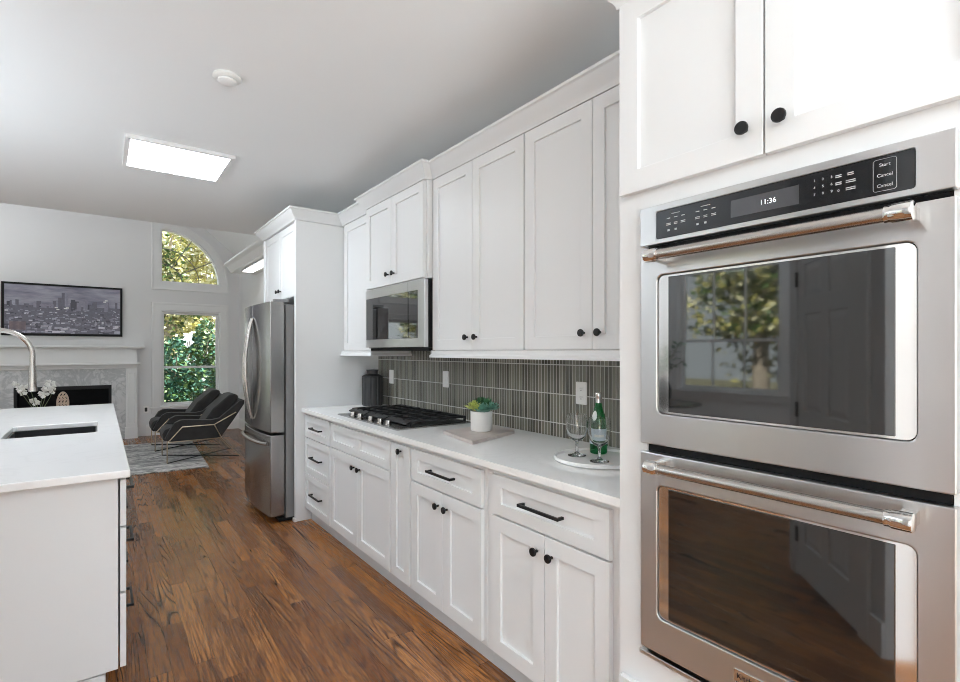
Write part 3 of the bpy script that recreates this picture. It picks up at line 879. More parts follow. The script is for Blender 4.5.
for y_ in (2.86, 2.97, 3.11, 3.28, 3.40):
    MB().lathe([(0.021, 0.0), (0.021, 0.004), (0.017, 0.006), (0.016, 0.026), (0.0145, 0.029)], (1.424, y_, ZC + 0.0081), 20).build('control_knob', NICKEL, t, smooth=40)

t = thing('lidded_vase', (1.865, 4.04, ZC), 'dark charcoal ribbed vase with a short neck in the corner behind the cooktop', 'vase')
n_ = 24
prof = [(0.076, 0.0), (0.086, 0.006), (0.088, 0.02), (0.088, 0.236), (0.084, 0.246)]
vm = MB()
vs_, fs_ = [], []
NN = 48
for r_, h_ in prof:
    for k in range(NN):
        a = 2 * PI * k / NN; rr_ = r_ * (1.0 if k % 4 else 0.95)
        vs_.append((1.865 + rr_ * math.cos(a), 4.04 + rr_ * math.sin(a), ZC + h_))
for i in range(len(prof) - 1):
    for k in range(NN): fs_.append((i * NN + k, i * NN + (k + 1) % NN, (i + 1) * NN + (k + 1) % NN, (i + 1) * NN + k))
fs_.append(tuple(range(NN)))
vm.add(vs_, fs_)
vm.build('body', CHAR, t)
MB().lathe([(0.087, 0.246), (0.087, 0.251), (0.062, 0.264), (0.046, 0.271), (0.046, 0.294), (0.051, 0.298), (0.051, 0.306), (0.020, 0.308)], (1.865, 4.04, ZC), 30).build('neck', CHAR, t, smooth=35)

# slab and succulent
SC = Vector((1.71, 2.275, ZC))
t = MB()
hw = 0.16
# corner points measured on the counter
cn = [(1.478, 2.062), (1.875, 2.165), (1.915, 2.44), (1.555, 2.415)]
cn = [(1.478, 2.045), (1.866, 2.180), (1.925, 2.470), (1.540, 2.412)]
o = MB().prism([(a, b) for a, b in cn], flatZ, ZC, ZC + 0.018).build('serving_board', BOARDM, loc=(1.70, 2.28, ZC), bevel=0.002)
tag(o, 'greige stone slab lying under the potted succulent on the counter', 'board')
PC = (1.715, 2.290, ZC + 0.0182)
t = thing('potted_succulent', PC, 'small green succulent in a white ceramic cylinder pot', 'plant')
pot = MB().lathe([(0.050, 0.0), (0.0565, 0.002), (0.059, 0.008), (0.0605, 0.109), (0.058, 0.111), (0.055, 0.109), (0.055, 0.095)], PC, 32, cap=True).build('pot', CERAM, t, smooth=40)
MB().lathe([(0.0545, 0.0), (0.0545, 0.004)], (PC[0], PC[1], PC[2] + 0.096), 24).build('soil', SOIL, t)
def rosette(cx, cy, cz, R, mat, rings=4, tilt=(0, 0)):
    mb = MB()
    for ri in range(rings):
        k = 5 + (rings - ri)
        ln = R * (1.05 - 0.16 * ri) * random.uniform(0.85, 1.15); el = math.radians(12 + 19 * ri)
        for j in range(k):
            az = 2 * PI * (j + 0.5 * (ri % 2)) / k + random.uniform(-0.15, 0.15)
            d_ = Vector((math.cos(az) * math.cos(el), math.sin(az) * math.cos(el), math.sin(el)))
            d_ = (d_ + Vector((tilt[0], tilt[1], 0)) * 0.5).normalized()
            c0 = Vector((cx, cy, cz + 0.004 * ri))
            sd = d_.cross(Vector((0, 0, 1)))
            sd = sd.normalized() if sd.length > 1e-3 else Vector((1, 0, 0))
            up = sd.cross(d_)
            q = [c0, c0 + d_ * ln * 0.55 + sd * ln * 0.30 - up * 0.002, c0 + d_ * ln + up * ln * 0.12, c0 + d_ * ln * 0.55 - sd * ln * 0.30 - up * 0.002, c0 + d_ * ln * 0.5 + up * ln * 0.10, c0 + d_ * ln * 0.5 - up * ln * 0.10]
            mb.add(q, [(0, 1, 4), (1, 2, 4), (2, 3, 4), (3, 0, 4), (1, 0, 5), (2, 1, 5), (3, 2, 5), (0, 3, 5)])
    return mb.build('rosette', mat, t, smooth=60)
zr = PC[2] + 0.106
rosette(PC[0] - 0.030, PC[1] + 0.022, zr + 0.016, 0.066, LEAF_Y, 5, (-0.2, 0.2))
rosette(PC[0] + 0.030, PC[1] - 0.010, zr + 0.026, 0.066, LEAF_D, 5, (0.2, -0.2))
rosette(PC[0] - 0.020, PC[1] - 0.044, zr + 0.006, 0.058, LEAF_B, 4, (-0.3, -0.6))
rosette(PC[0] - 0.006, PC[1] + 0.054, zr + 0.004, 0.052, LEAF_B, 4, (-0.2, 0.6))
rosette(PC[0] + 0.014, PC[1] + 0.022, zr + 0.036, 0.060, LEAF_D, 4, (0.1, 0.3))
rosette(PC[0] + 0.036, PC[1] - 0.046, zr + 0.014, 0.054, LEAF_B, 4, (0.3, -0.6))
rosette(PC[0] - 0.034, PC[1] - 0.012, zr + 0.010, 0.050, LEAF_Y, 4, (-0.4, -0.2))

# tray, bottle, two goblets
TC = (1.70, 1.440, ZC)
o = MB().lathe([(0.165, 0.0), (0.183, 0.002), (0.187, 0.006), (0.187, 0.016), (0.184, 0.019), (0.180, 0.019), (0.177, 0.016), (0.175, 0.008), (0.05, 0.0075)], TC, 56).build('round_tray', QUARTZ, loc=TC, smooth=40)
tag(o, 'round white tray holding the green bottle and two goblets', 'tray')
zt = ZC + 0.0081
BC = (1.785, 1.510, zt)
t = thing('water_bottle', BC, 'green glass water bottle with pale blue label and silver cap', 'bottle')
MB().lathe([(0.030, 0.0), (0.037, 0.003), (0.0385, 0.010), (0.0385, 0.125), (0.036, 0.145), (0.029, 0.170), (0.021, 0.192), (0.0155, 0.212), (0.0138, 0.225)], BC, 32).build('bottle_glass', GREEN, t, smooth=60)
MB().lathe([(0.0150, 0.2255), (0.0152, 0.240), (0.0150, 0.252), (0.0158, 0.254), (0.0158, 0.268), (0.014, 0.271), (0.008, 0.272)], BC, 24).build('cap', CHROME, t, smooth=40)
def wrap(r, z0, z1, a0, a1, n=16):
    mb = MB()
    for i in range(n):
        b0 = a0 + (a1 - a0) * i / n; b1 = a0 + (a1 - a0) * (i + 1) / n
        mb.add([(BC[0] + r * math.cos(b), BC[1] + r * math.sin(b), BC[2] + z_) for b, z_ in ((b0, z0), (b1, z0), (b1, z1), (b0, z1))], [(0, 1, 2, 3)])
    return mb
wrap(0.0392, 0.045, 0.112, PI * 0.75, PI * 1.85).build('label', PAPER, t, smooth=60)
wrap(0.0394, 0.072, 0.086, PI * 1.05, PI * 1.45).build('label_band', WHITEP, t, smooth=60)
no = MB()
pts_ = []
for i in range(18):
    a = 2 * PI * i / 18
    pts_.append((math.cos(a) * 0.013, 0.170 + math.sin(a) * 0.022))
ang0 = PI * 1.02
def neckpt(u, zz_):
    r_ = 0.0385 + (0.021 - 0.0385) * min(1, max(0, (zz_ - 0.125) / 0.067)) ** 1.2 + 0.0030
    a = ang0 + u / 0.03
    return (BC[0] + r_ * math.cos(a), BC[1] + r_ * math.sin(a), BC[2] + zz_)
cc = neckpt(0, 0.170)
no.add([cc] + [neckpt(*p) for p in pts_], [(0, i + 1, (i + 1) % 18 + 1) for i in range(18)])
no.build('neck_label', WHITEP, t, smooth=80)
def goblet(x_, y_, label):
    t = thing('goblet', (x_, y_, zt), label, 'glass')
    pr = [(r_ * 1.16, h_ * 1.09) for r_, h_ in [(0.034, 0.0), (0.034, 0.003), (0.012, 0.008), (0.0055, 0.016), (0.0048, 0.04), (0.007, 0.056), (0.020, 0.064), (0.033, 0.080), (0.0395, 0.105), (0.0405, 0.13), (0.0375, 0.165),
          (0.0362, 0.165), (0.039, 0.13), (0.038, 0.106), (0.0315, 0.082), (0.019, 0.0675), (0.004, 0.063)]]
    MB().lathe(pr, (x_, y_, zt), 36).build('bowl_and_stem', GLASS, t, smooth=50)
goblet(1.672, 1.535, 'clear stemmed goblet standing left of the green bottle')
goblet(1.655, 1.395, 'clear stemmed goblet standing in front of the green bottle')

# wall plates on the splash
def plate(yc, zc, label, outlet):
    t = thing('wall_outlet' if outlet else 'light_switch', (1.988, yc, zc), label, 'outlet' if outlet else 'switch')
    x1 = 1.9895
    MB().plate(rrect(yc - 0.036, yc + 0.036, zc - 0.058, zc + 0.058, 0.004, 3), [], faceX(x1), 0.0, 0.006).build('cover_plate', PLATE, t, bevel=0.001)
    if outlet:
        for s_ in (-1, 1):
            f_ = MB().plate(rrect(yc - 0.017, yc + 0.017, zc + s_ * 0.022 - 0.015, zc + s_ * 0.022 + 0.015, 0.008, 4), [], faceX(x1), 0.006, 0.0072).build('receptacle', PLATE, t)
            sl = MB()
            for q in (-0.007, 0.006): sl.plate(rect(yc + q - 0.0012, yc + q + 0.0012, zc + s_ * 0.022 - 0.002, zc + s_ * 0.022 + 0.007), [], faceX(x1), 0.0072, 0.0075)
            sl.plate(rrect(yc - 0.003, yc + 0.003, zc + s_ * 0.022 - 0.010, zc + s_ * 0.022 - 0.005, 0.0025, 3), [], faceX(x1), 0.0072, 0.0075)
            sl.build('slots', SLOT, f_)
    else:
        MB().plate(rect(yc - 0.017, yc + 0.017, zc - 0.033, zc + 0.033), [], faceX(x1), 0.006, 0.009).build('rocker', PLATE, t, bevel=0.001)
plate(1.792, 1.163, 'white duplex outlet on the backsplash above the green bottle', True)
plate(3.075, 1.178, 'white rocker switch plate on the backsplash above the succulent', False)
plate(3.924, 1.162, 'white rocker switch plate on the backsplash beside the dark vase', False)

# ------------------------------------------------------------------ island
IX1, IY0, IY1, IX0 = 0.096, 2.418, 5.58, -0.95
t = thing('kitchen_island', (-0.43, 4.0, 0), 'white kitchen island with plain end panel and drawers facing the aisle', 'island')
IB = 0.058
bm_ = MB()
bm_.box(IX0 + 0.06, IB, IY0 + 0.058, IY0 + 0.076, 0.12, 0.884)
bm_.box(IX0 + 0.06, IB, IY1 - 0.05, IY1 - 0.03, 0.12, 0.884)
bm_.box(IB - 0.02, IB - 0.001, IY0 + 0.0765, IY1 - 0.051, 0.12, 0.884)
bm_.box(IX0 + 0.06, IX0 + 0.08, IY0 + 0.0765, IY1 - 0.051, 0.12, 0.884)
bm_.box(IX0 + 0.081, IB - 0.021, IY0 + 0.0765, IY1 - 0.051, 0.12, 0.14)
bm_.build('body', CAB, t, bevel=0.002)
MB().box(IX0 + 0.12, 0.018, IY0 + 0.10, IY1 - 0.10, 0.0, 0.119).build('plinth', CAB, t)
MB().sweep([(0.018, IY0 + 0.10), (IX0 + 0.12, IY0 + 0.10)], [(0, 0), (-0.0, 0.0), (-0.0, 0.10), (-0.018, 0.10), (-0.014, 0.085), (-0.014, 0.0)]).build('plinth_molding', CAB, t) if False else None
MB().box(IX0 + 0.12, 0.018, IY0 + 0.086, IY0 + 0.099, 0.0, 0.10).build('plinth_board', CAB, t, bevel=0.004)
PI_ = faceXp(IB + 0.006 + TH)
ys = [IY0 + 0.058, 3.03, 3.60, 4.30, 4.90, IY1 - 0.03]
for i in range(5):
    a, b = ys[i] + (0.0 if i == 0 else 0.004), ys[i + 1] - 0.004
    for z0, z1 in ((0.685, 0.868), (0.425, 0.675), (0.125, 0.415)):
        d = shaker(t, 'drawer', a, b, z0, z1, None, 0.055, P=PI_)
        pull(d, IB + 0.006 + TH, (a + b) / 2, (z0 + z1) / 2 + 0.02, 0.2, 1)
hole = [(-0.46, 3.675), (-0.014, 3.66), (-0.014, 4.215), (-0.46, 4.195)]
hole = rrect(-0.425, -0.014, 3.668, 4.210, 0.02, 4)
o = MB().plate(rect(IX0, IX1, IY0, IY1), [hole], flatZ, 0.885, 0.915).build('island_countertop', QUARTZ, loc=(-0.43, 4.0, 0.885), bevel=0.005)
tag(o, 'white quartz countertop with a sink cut-out on the kitchen island', 'countertop')
t = thing('kitchen_sink', (-0.25, 3.94, 0.66), 'undermount steel sink with shade in its colour, let into the island countertop', 'sink')
sk = MB()
a, b, c_, d_ = -0.437, -0.002, 3.656, 4.222
sk.plate(rrect(a, b, c_, d_, 0.03, 4), [rrect(a + 0.02, b - 0.02, c_ + 0.02, d_ - 0.02, 0.03, 4)], flatZ, 0.68, 0.8845)
sk.plate(rrect(a, b, c_, d_, 0.03, 4), [], flatZ, 0.66, 0.6799)
sk.build('basin', SINKM, t, bevel=0.002)
MB().lathe([(0.045, 0.0), (0.045, 0.003), (0.03, 0.004)], (-0.25, 3.94, 0.6801), 24).build('drain', CHROME, t, smooth=40)

t = thing('kitchen_faucet', (-0.60, 3.94, 0.9155), 'brushed nickel gooseneck faucet on the island beside the sink', 'faucet')
fx, fy_, rad = -0.60, 3.94, 0.125
xh = -0.315
rad = (xh - fx) / 2
MB().lathe([(0.03, 0.0), (0.03, 0.008), (0.021, 0.02), (0.019, 0.09), (0.016, 0.10)], (fx, fy_, 0.9155), 24).build('base', NICKEL, t, smooth=40)
zc_ = 1.355
pts = [(fx, fy_, 1.01), (fx, fy_, 1.2)] + [(fx + rad - rad * math.cos(PI * k / 20), fy_, zc_ + rad * math.sin(PI * k / 20)) for k in range(21)] + [(xh, fy_, 1.29)]
MB().tube(pts, 0.0135, 14).build('spout', NICKEL, t, smooth=40)
MB().lathe([(0.0165, 1.295), (0.0175, 1.285), (0.0185, 1.20), (0.022, 1.15), (0.020, 1.145), (0.012, 1.144)], (xh, fy_, 0), 20).build('spray_head', NICKEL, t, smooth=40)
MB().tube([(fx, fy_ - 0.018, 0.98), (fx, fy_ - 0.05, 0.99), (fx - 0.01, fy_ - 0.11, 1.02)], [0.009, 0.008, 0.006], 10).build('lever', NICKEL, t, smooth=40)

# ------------------------------------------------------------------ ceiling fixtures
def led(x_, y_, label, seen):
    t = thing('ceiling_light', (x_, y_, CEIL), label, 'light', None)
    MB().plate(rect(x_ - 0.315, x_ + 0.315, y_ - 0.315, y_ + 0.315), [rect(x_ - 0.287, x_ + 0.287, y_ - 0.287, y_ + 0.287)], flatZ, CEIL - 0.026, CEIL - 0.001).build('frame', LAMPOFF, t, bevel=0.002)
    MB().plate(rect(x_ - 0.2865, x_ + 0.2865, y_ - 0.2865, y_ + 0.2865), [], flatZ, CEIL - 0.020, CEIL - 0.012).build('diffuser', LED, t)
led(0.442, 4.178, 'square glowing LED panel light on the ceiling', True)
led(-0.3, -1.5, 'added square LED panel on the ceiling behind the camera, out of view', False)  # panel added behind the camera for more light
led(-2.4, 4.178, 'added square LED panel on the ceiling over the breakfast corner, out of view', False)  # another unseen panel, added to light the left side
t = thing('smoke_detector', (0.504, 2.77, CEIL), 'round white smoke detector on the ceiling near the light panel', 'detector')
MB().lathe([(0.064, -0.001), (0.066, -0.012), (0.060, -0.018), (0.042, -0.022)], (0.504, 2.77, CEIL), 32).build('base', PLATE, t, smooth=40)
MB().lathe([(0.042, -0.0222), (0.043, -0.030), (0.036, -0.036), (0.012, -0.038)], (0.504, 2.77, CEIL), 28).build('sensor_cap', LAMPOFF, t, smooth=40)

# ------------------------------------------------------------------ living room
FC = -0.42
t = thing('fireplace', (FC, END_Y - 0.1, 0), 'white mantel fireplace with grey marble surround and black firebox', 'fireplace')
FYF = END_Y - 0.16
mt = MB()
for sg in (-1, 1):
    x0_, x1_ = sorted((FC + sg * 0.745, FC + sg * 0.890))
    mt.panels([x0_, x0_ + 0.035, x1_ - 0.035, x1_], [0.18, 0.24, 1.03, 1.105], {(1, 1)}, faceY(FYF), 0.155, 0.01)
    mt.box(x0_ - 0.012, x1_ + 0.012, FYF - 0.014, END_Y - 0.004, 0.0, 0.18)
mt.panels([FC - 0.890, FC - 0.87, FC + 0.87, FC + 0.890], [1.106, 1.18, 1.32, 1.409], set(), faceY(FYF), 0.155, 0.01)
mt.build('mantel_legs', TRIM, t, bevel=0.003)
mp = [(0.0, 1.125), (0.014, 1.13), (0.026, 1.155), (0.045, 1.17), (0.045, 1.19), (0.0, 1.192)]
MB().sweep([(FC + 0.895, END_Y - 0.005), (FC + 0.895, FYF - 0.002), (FC - 0.895, FYF - 0.002), (FC - 0.895, END_Y - 0.005)], mp).build('mantel_molding', TRIM, t)
MB().sweep([(FC + 0.946, END_Y - 0.005), (FC + 0.946, FYF - 0.002), (FC - 0.946, FYF - 0.002), (FC - 0.946, END_Y - 0.005)], [(0, 1.355), (-0.015, 1.36), (-0.03, 1.38), (-0.06, 1.395), (0, 1.395)]).build('crown_strip', TRIM, t) if False else None
MB().box(FC - 0.94, FC + 0.94, FYF - 0.03, END_Y - 0.004, 1.4095, 1.429).build('shelf_molding', TRIM, t, bevel=0.008)
MB().box(FC - 0.985, FC + 0.985, FYF - 0.075, END_Y - 0.004, 1.4295, 1.465).build('mantel_shelf', TRIM, t, bevel=0.005)
MB().plate(rect(FC - 0.744, FC + 0.744, 0.0, 1.105), [rect(FC - 0.565, FC + 0.565, 0.06, 0.855)], faceY(END_Y - 0.13), -0.12, 0.0).build('marble_surround', MARBLE, t, bevel=0.002)
fb = MB().plate(rect(FC - 0.565, FC + 0.565, 0.06, 0.855), [rect(FC - 0.53, FC + 0.53, 0.10, 0.80)], faceY(END_Y - 0.13), -0.03, -0.002).build('firebox_frame', BLACK, t, bevel=0.002)
fbx = MB().box(FC - 0.56, FC + 0.56, END_Y - 0.09, END_Y - 0.01, 0.062, 0.852)
fbx.build('firebox', FIREB, t)

# the dark screen with a city view
t = thing('television', (FC, END_Y - 0.03, 1.61), 'wide black-framed screen showing a dusky city view above the mantel', 'television')
TX0, TX1, TZ0, TZ1 = -1.125, 0.285, 1.605, 2.372
FT = faceY(END_Y - 0.045)
MB().plate(rect(TX0, TX1, TZ0, TZ1), [rect(TX0 + 0.032, TX1 - 0.03, TZ0 + 0.035, TZ1 - 0.03)], FT, -0.04, 0.0).build('bezel', BLACKP, t, bevel=0.003)
m = Mat('city_picture', rough=0.3)
x, y, z = m.xyz()
sky = m.mix(m.noise(m.vec(x * 2.0, 0.0, z * 9.0), 1.0, 5, 0.6).ramp(0.3, 0.7), (0.16, 0.155, 0.22), (0.42, 0.41, 0.50))
SCR = [None]
greys = [(0.06, 0.057, 0.085), (0.14, 0.133, 0.18), (0.25, 0.24, 0.31), (0.40, 0.39, 0.48), (0.62, 0.61, 0.68), (0.95, 0.92, 0.88), (0.22, 0.15, 0.17)]
m.set('color', sky)
mats_ = [m.m]
for i, g_ in enumerate(greys):
    mats_.append(simple('city_tone_%d' % i, g_, 0.3, 0.35, 40))
pic = MB()
PU0, PU1, PV0, PV1 = TX0 + 0.03, TX1 - 0.028, TZ0 + 0.033, TZ1 - 0.028
pic.plate(rect(PU0, PU1, PV0, PV1), [], FT, -0.02, -0.006, 0)
rnd = random.Random(3)
W_, H_ = PU1 - PU0, PV1 - PV0
hz_ = PV0 + H_ * 0.58
dep = [0.0]
def pr(u0, u1, v0, v1, mi):
    u0 = max(u0, PU0 + 0.002); u1 = min(u1, PU1 - 0.002); v0 = max(v0, PV0 + 0.002); v1 = min(v1, PV1 - 0.002)
    if u1 - u0 < 0.002 or v1 - v0 < 0.002: return
    dep[0] += 1
    n = -0.0059 + 0.0000035 * dep[0]
    pic.add([FT(a, b, n) for a, b in rect(u0, u1, v0, v1)], [(0, 1, 2, 3)], mi)
pr(PU0, PU1, PV0, hz_, 2)
for q in range(26):      # skyline
    c0 = PU0 + rnd.random() * W_; hgt = rnd.uniform(0.02, 0.09)
    pr(c0, c0 + rnd.uniform(0.02, 0.06), hz_ - 0.03, hz_ + hgt, rnd.choice([1, 2, 2, 3]))
for q_, hgt, wd, mi in ((0.47, 0.27, 0.035, 2), (0.505, 0.22, 0.03, 3), (0.44, 0.17, 0.04, 2), (0.55, 0.14, 0.05, 1), (0.66, 0.15, 0.05, 3), (0.745, 0.12, 0.05, 2), (0.85, 0.15, 0.05, 3), (0.60, 0.09, 0.05, 3)):
    pr(PU0 + W_ * q_, PU0 + W_ * q_ + wd, hz_ - 0.06, hz_ + hgt * 0.75, mi)
for q in range(420):     # roofs and streets below
    v_ = hz_ - (rnd.random() ** 0.8) * (hz_ - PV0); k_ = 0.35 + (hz_ - v_) / (hz_ - PV0)
    c0 = PU0 + rnd.random() * W_
    pr(c0, c0 + rnd.uniform(0.012, 0.07) * k_, v_, v_ + rnd.uniform(0.006, 0.035) * k_, rnd.choice([1, 1, 2, 2, 3, 3, 4, 4, 5]))
pr(PU0 + W_ * 0.04, PU0 + W_ * 0.17, PV0 + 0.05, PV0 + 0.17, 7)
for q in range(14): pr(PU0 + W_ * (0.045 + 0.009 * q), PU0 + W_ * (0.048 + 0.009 * q), PV0 + 0.04, PV0 + 0.18, 1)
for q_, v_ in ((0.41, 0.54), (0.425, 0.50), (0.49, 0.525), (0.505, 0.54), (0.84, 0.70), (0.855, 0.73)):
    pr(PU0 + W_ * q_, PU0 + W_ * q_ + 0.035, PV0 + H_ * v_, PV0 + H_ * v_ + 0.016, 6)
pic.build('screen', mats_, t, weld=False)

# rug
o = MB().prism([(-1.75, 6.99), (1.035, 6.76), (1.13, 8.98), (-1.75, 9.15)], flatZ, 0.001, 0.014).build('area_rug', RUG, loc=(-0.3, 8.0, 0.001), bevel=0.004)
tag(o, 'pale grey rug with dark streaks under the lounge chairs', 'rug')

# lounge chairs
def chair(label):
    t = thing('lounge_chair', (1.02, 7.48, 0), label, 'chair')
    zs = lambda z_: z_ * 0.80 - 0.008
    # side shell in the (x, z) plane
    Y0, Y1 = 7.20, 7.80
    prof = [(0.665, 0.40), (0.70, 0.50), (0.765, 0.635), (0.82, 0.672), (0.88, 0.675), (1.16, 0.645), (1.26, 0.665), (1.50, 0.925), (1.555, 0.935), (1.55, 0.87), (1.42, 0.62), (1.28, 0.37), (1.22, 0.355), (0.75, 0.355), (0.69, 0.365)]
    for a, b in ((Y0, Y0 + 0.085), (Y1 - 0.085, Y1)):
        MB().prism(prof, lambda u, v, n: (u - 0.035, n, zs(v)), a, b).build('arm', VELVET, t, bevel=0.022, smooth=50, seg=3)
    sh = [(1.12, 0.37), (1.50, 0.93), (1.555, 0.94), (1.58, 0.90), (1.28, 0.365)]
    MB().prism(sh, lambda u, v, n: (u - 0.035, n, zs(v)), Y0 + 0.086, Y1 - 0.086).build('backrest', VELVET, t, bevel=0.02, smooth=50, seg=3)
    MB().prism([(0.655, 0.36), (0.645, 0.46), (0.67, 0.535), (0.73, 0.555), (1.15, 0.49), (1.16, 0.37)], lambda u, v, n: (u - 0.035, n, zs(v)), Y0 + 0.087, Y1 - 0.087).build('seat', VELVET, t, bevel=0.03, smooth=60, seg=4)
    MB().prism([(1.06, 0.545), (1.10, 0.525), (1.24, 0.60), (1.495, 0.935), (1.50, 1.0), (1.455, 1.035), (1.39, 1.02), (1.20, 0.81)], lambda u, v, n: (u - 0.035, n, zs(v)), Y0 + 0.10, Y1 - 0.10).build('back_cushion', VELVET, t, bevel=0.04, smooth=60, seg=4)
    for k, (Ya, sgn) in enumerate(((Y0 - 0.008, -1), (Y1 + 0.008, 1))):
        fr = MB()
        P_ = lambda u, v, y_=Ya: (u - 0.035, y_, zs(v) if v > 0.1 else v + 0.0105)
        fr.tube([P_(0.685, 0.012), P_(0.685, 0.36), P_(0.71, 0.375), P_(0.845, 0.57), P_(1.195, 0.57), P_(1.45, 0.745)], 0.0065, 8)
        fr.tube([P_(1.195, 0.57), P_(1.275, 0.36)], 0.0065, 8)
        fr.tube([P_(0.70, 0.352), P_(1.275, 0.352), P_(1.49, 0.012)], 0.0065, 8)
        fr.build('side_frame', BRASS, t, smooth=40)
    cb = MB()
    cb.tube([(0.65, Y0 - 0.008, 0.0225), (1.455, Y1 + 0.008, 0.0225)], 0.0065, 8)
    cb.build('cross_bar', BLACK, t, smooth=40)
    cb = MB()
    cb.tube([(0.65, Y1 + 0.008, 0.0225), (1.455, Y0 - 0.008, 0.0225)], 0.0065, 8)
    cb.build('cross_bar', BLACK, t, smooth=40)
    return t
ch = chair('charcoal velvet lounge chair with brass frame, nearer to the kitchen')
def copy_thing(src, delta, label):
    r = src.copy(); COL.objects.link(r); r.location = src.location + Vector(delta); r['label'] = label
    for c0 in list(src.children):
        c1 = c0.copy(); COL.objects.link(c1); c1.parent = r
        for g0 in c0.children:
            g1 = g0.copy(); COL.objects.link(g1); g1.parent = c1
    return r
ch['group'] = 'pair of lounge chairs by the window'
copy_thing(ch, (-0.05, 0.98, 0), 'charcoal velvet lounge chair with brass frame, behind the other by the window')

# coffee table behind the island with a flower vase and a carved piece
t = thing('coffee_table', (-0.45, 7.85, 0.014), 'low dark coffee table behind the island with a chrome frame', 'table')
MB().plate(rrect(-1.05, 0.17, 7.52, 8.18, 0.01, 3), [], flatZ, 0.42, 0.45).build('table_top', DARKTOP, t, bevel=0.003)
for x_ in (-1.02, 0.14):
    for y_ in (7.55, 8.15):
        MB().box(x_ - 0.012, x_ + 0.012, y_ - 0.012, y_ + 0.012, 0.0142, 0.4195).build('leg', CHROME, t, bevel=0.002)
vx, vy = -0.575, 7.85
t = thing('flower_vase', (vx, vy, 0.4505), 'spray of white blossoms in a vase seen past the faucet', 'flowers')
MB().lathe([(0.05, 0.0), (0.062, 0.02), (0.062, 0.14), (0.03, 0.21), (0.032, 0.23), (0.026, 0.23), (0.024, 0.21)], (vx, vy, 0.4505), 24).build('vase', CERAM, t, smooth=40)
st_ = MB(); fl = MB()
rb = random.Random(11)
tips = []
for k in range(7):
    a = math.radians(-160 + 50 * k) ; L_ = rb.uniform(0.08, 0.26)
    tip = Vector((vx - 0.01 + (k - 3.2) * 0.055, vy + rb.uniform(-0.08, 0.08), 0.83 + rb.uniform(-0.06, 0.16)))
    b0 = Vector((vx, vy, 0.62))
    md = (b0 + tip) / 2 + Vector((0.01 * (k - 3), 0, 0.05))
    st_.tube([b0, md, tip], [0.004, 0.003, 0.002], 6)
    for q in (1.0, 0.82):
        p = b0.lerp(md, min(1, 2 * q)) if q < 0.5 else md.lerp(tip, 2 * q - 1)
        tips.append(p + Vector((rb.uniform(-.02, .02), rb.uniform(-.02, .02), 0.012)))
for p in tips:
    for j in range(5):
        a = 2 * PI * j / 5 + rb.random()
        d_ = Vector((math.cos(a), rb.uniform(-0.5, 0.5) - 0.3, math.sin(a))).normalized()
        s_ = d_.cross(Vector((0, 1, 0.2))).normalized()
        r_ = rb.uniform(0.035, 0.065)
        fl.add([p, p + d_ * r_ * 0.6 + s_ * r_ * 0.4, p + d_ * r_, p + d_ * r_ * 0.6 - s_ * r_ * 0.4, p + d_ * r_ * 0.6 + Vector((0, -0.008, 0))], [(0, 1, 4), (1, 2, 4), (2, 3, 4), (3, 0, 4)])
st_.build('stems', STEM, t, smooth=50)
fl.build('blossoms', PETAL, t)
cx_ = -0.345
t = thing('carved_ornament', (cx_, 7.62, 0.4505), 'oval carved tan ornament standing against the dark firebox', 'ornament')
MB().lathe([(0.075, 0.0), (0.075, 0.02), (0.02, 0.035), (0.016, 0.10), (0.02, 0.20)], (cx_, 7.62, 0.4505), 24).build('stand', BLACK, t, smooth=40)
ov = [(cx_ + 0.058 * math.cos(2 * PI * i / 28), 0.775 + 0.135 * math.sin(2 * PI * i / 28)) for i in range(28)]
hs = []
for row in range(6):
    for col in range(2 if row in (0, 5) else 3):
        n_c = 2 if row in (0, 5) else 3
        ox, oz = (col - (n_c - 1) / 2) * 0.030, (row - 2.5) * 0.040
        tl = 0.5 if row % 2 else -0.5
        hs.append([(cx_ + ox + 0.006 * math.cos(a_) + tl * 0.017 * math.sin(a_), 0.775 + oz + 0.015 * math.sin(a_)) for a_ in [2 * PI * i / 10 for i in range(10)]])
MB().plate(ov, hs, faceY(7.60), -0.04, 0.0).build('carving', WOODT, t, bevel=0.003)

# breakfast corner table that the oven glass mirrors
t = thing('breakfast_table', (-3.1, 3.75, 0), 'small round dark table in the breakfast corner mirrored in the oven glass', 'table')
MB().lathe([(0.43, 0.715), (0.45, 0.72), (0.45, 0.735), (0.43, 0.74)], (-3.1, 3.75, 0), 40).build('table_top', DARKTOP, t, smooth=40)
MB().lathe([(0.26, 0.0), (0.26, 0.015), (0.06, 0.04), (0.035, 0.12), (0.035, 0.60), (0.08, 0.714)], (-3.1, 3.75, 0), 28).build('pedestal', BLACK, t, smooth=40)
t = thing('vase_with_branches', (-3.1, 3.75, 0.7405), 'dark vase of leafy branches on the round breakfast table', 'vase')
MB().lathe([(0.06, 0.0), (0.10, 0.06), (0.105, 0.16), (0.07, 0.26), (0.04, 0.30), (0.045, 0.32), (0.03, 0.32)], (-3.1, 3.75, 0.7405), 28).build('vase', CHAR, t, smooth=40)
br_ = MB(); lf_ = MB(); rl = random.Random(5)
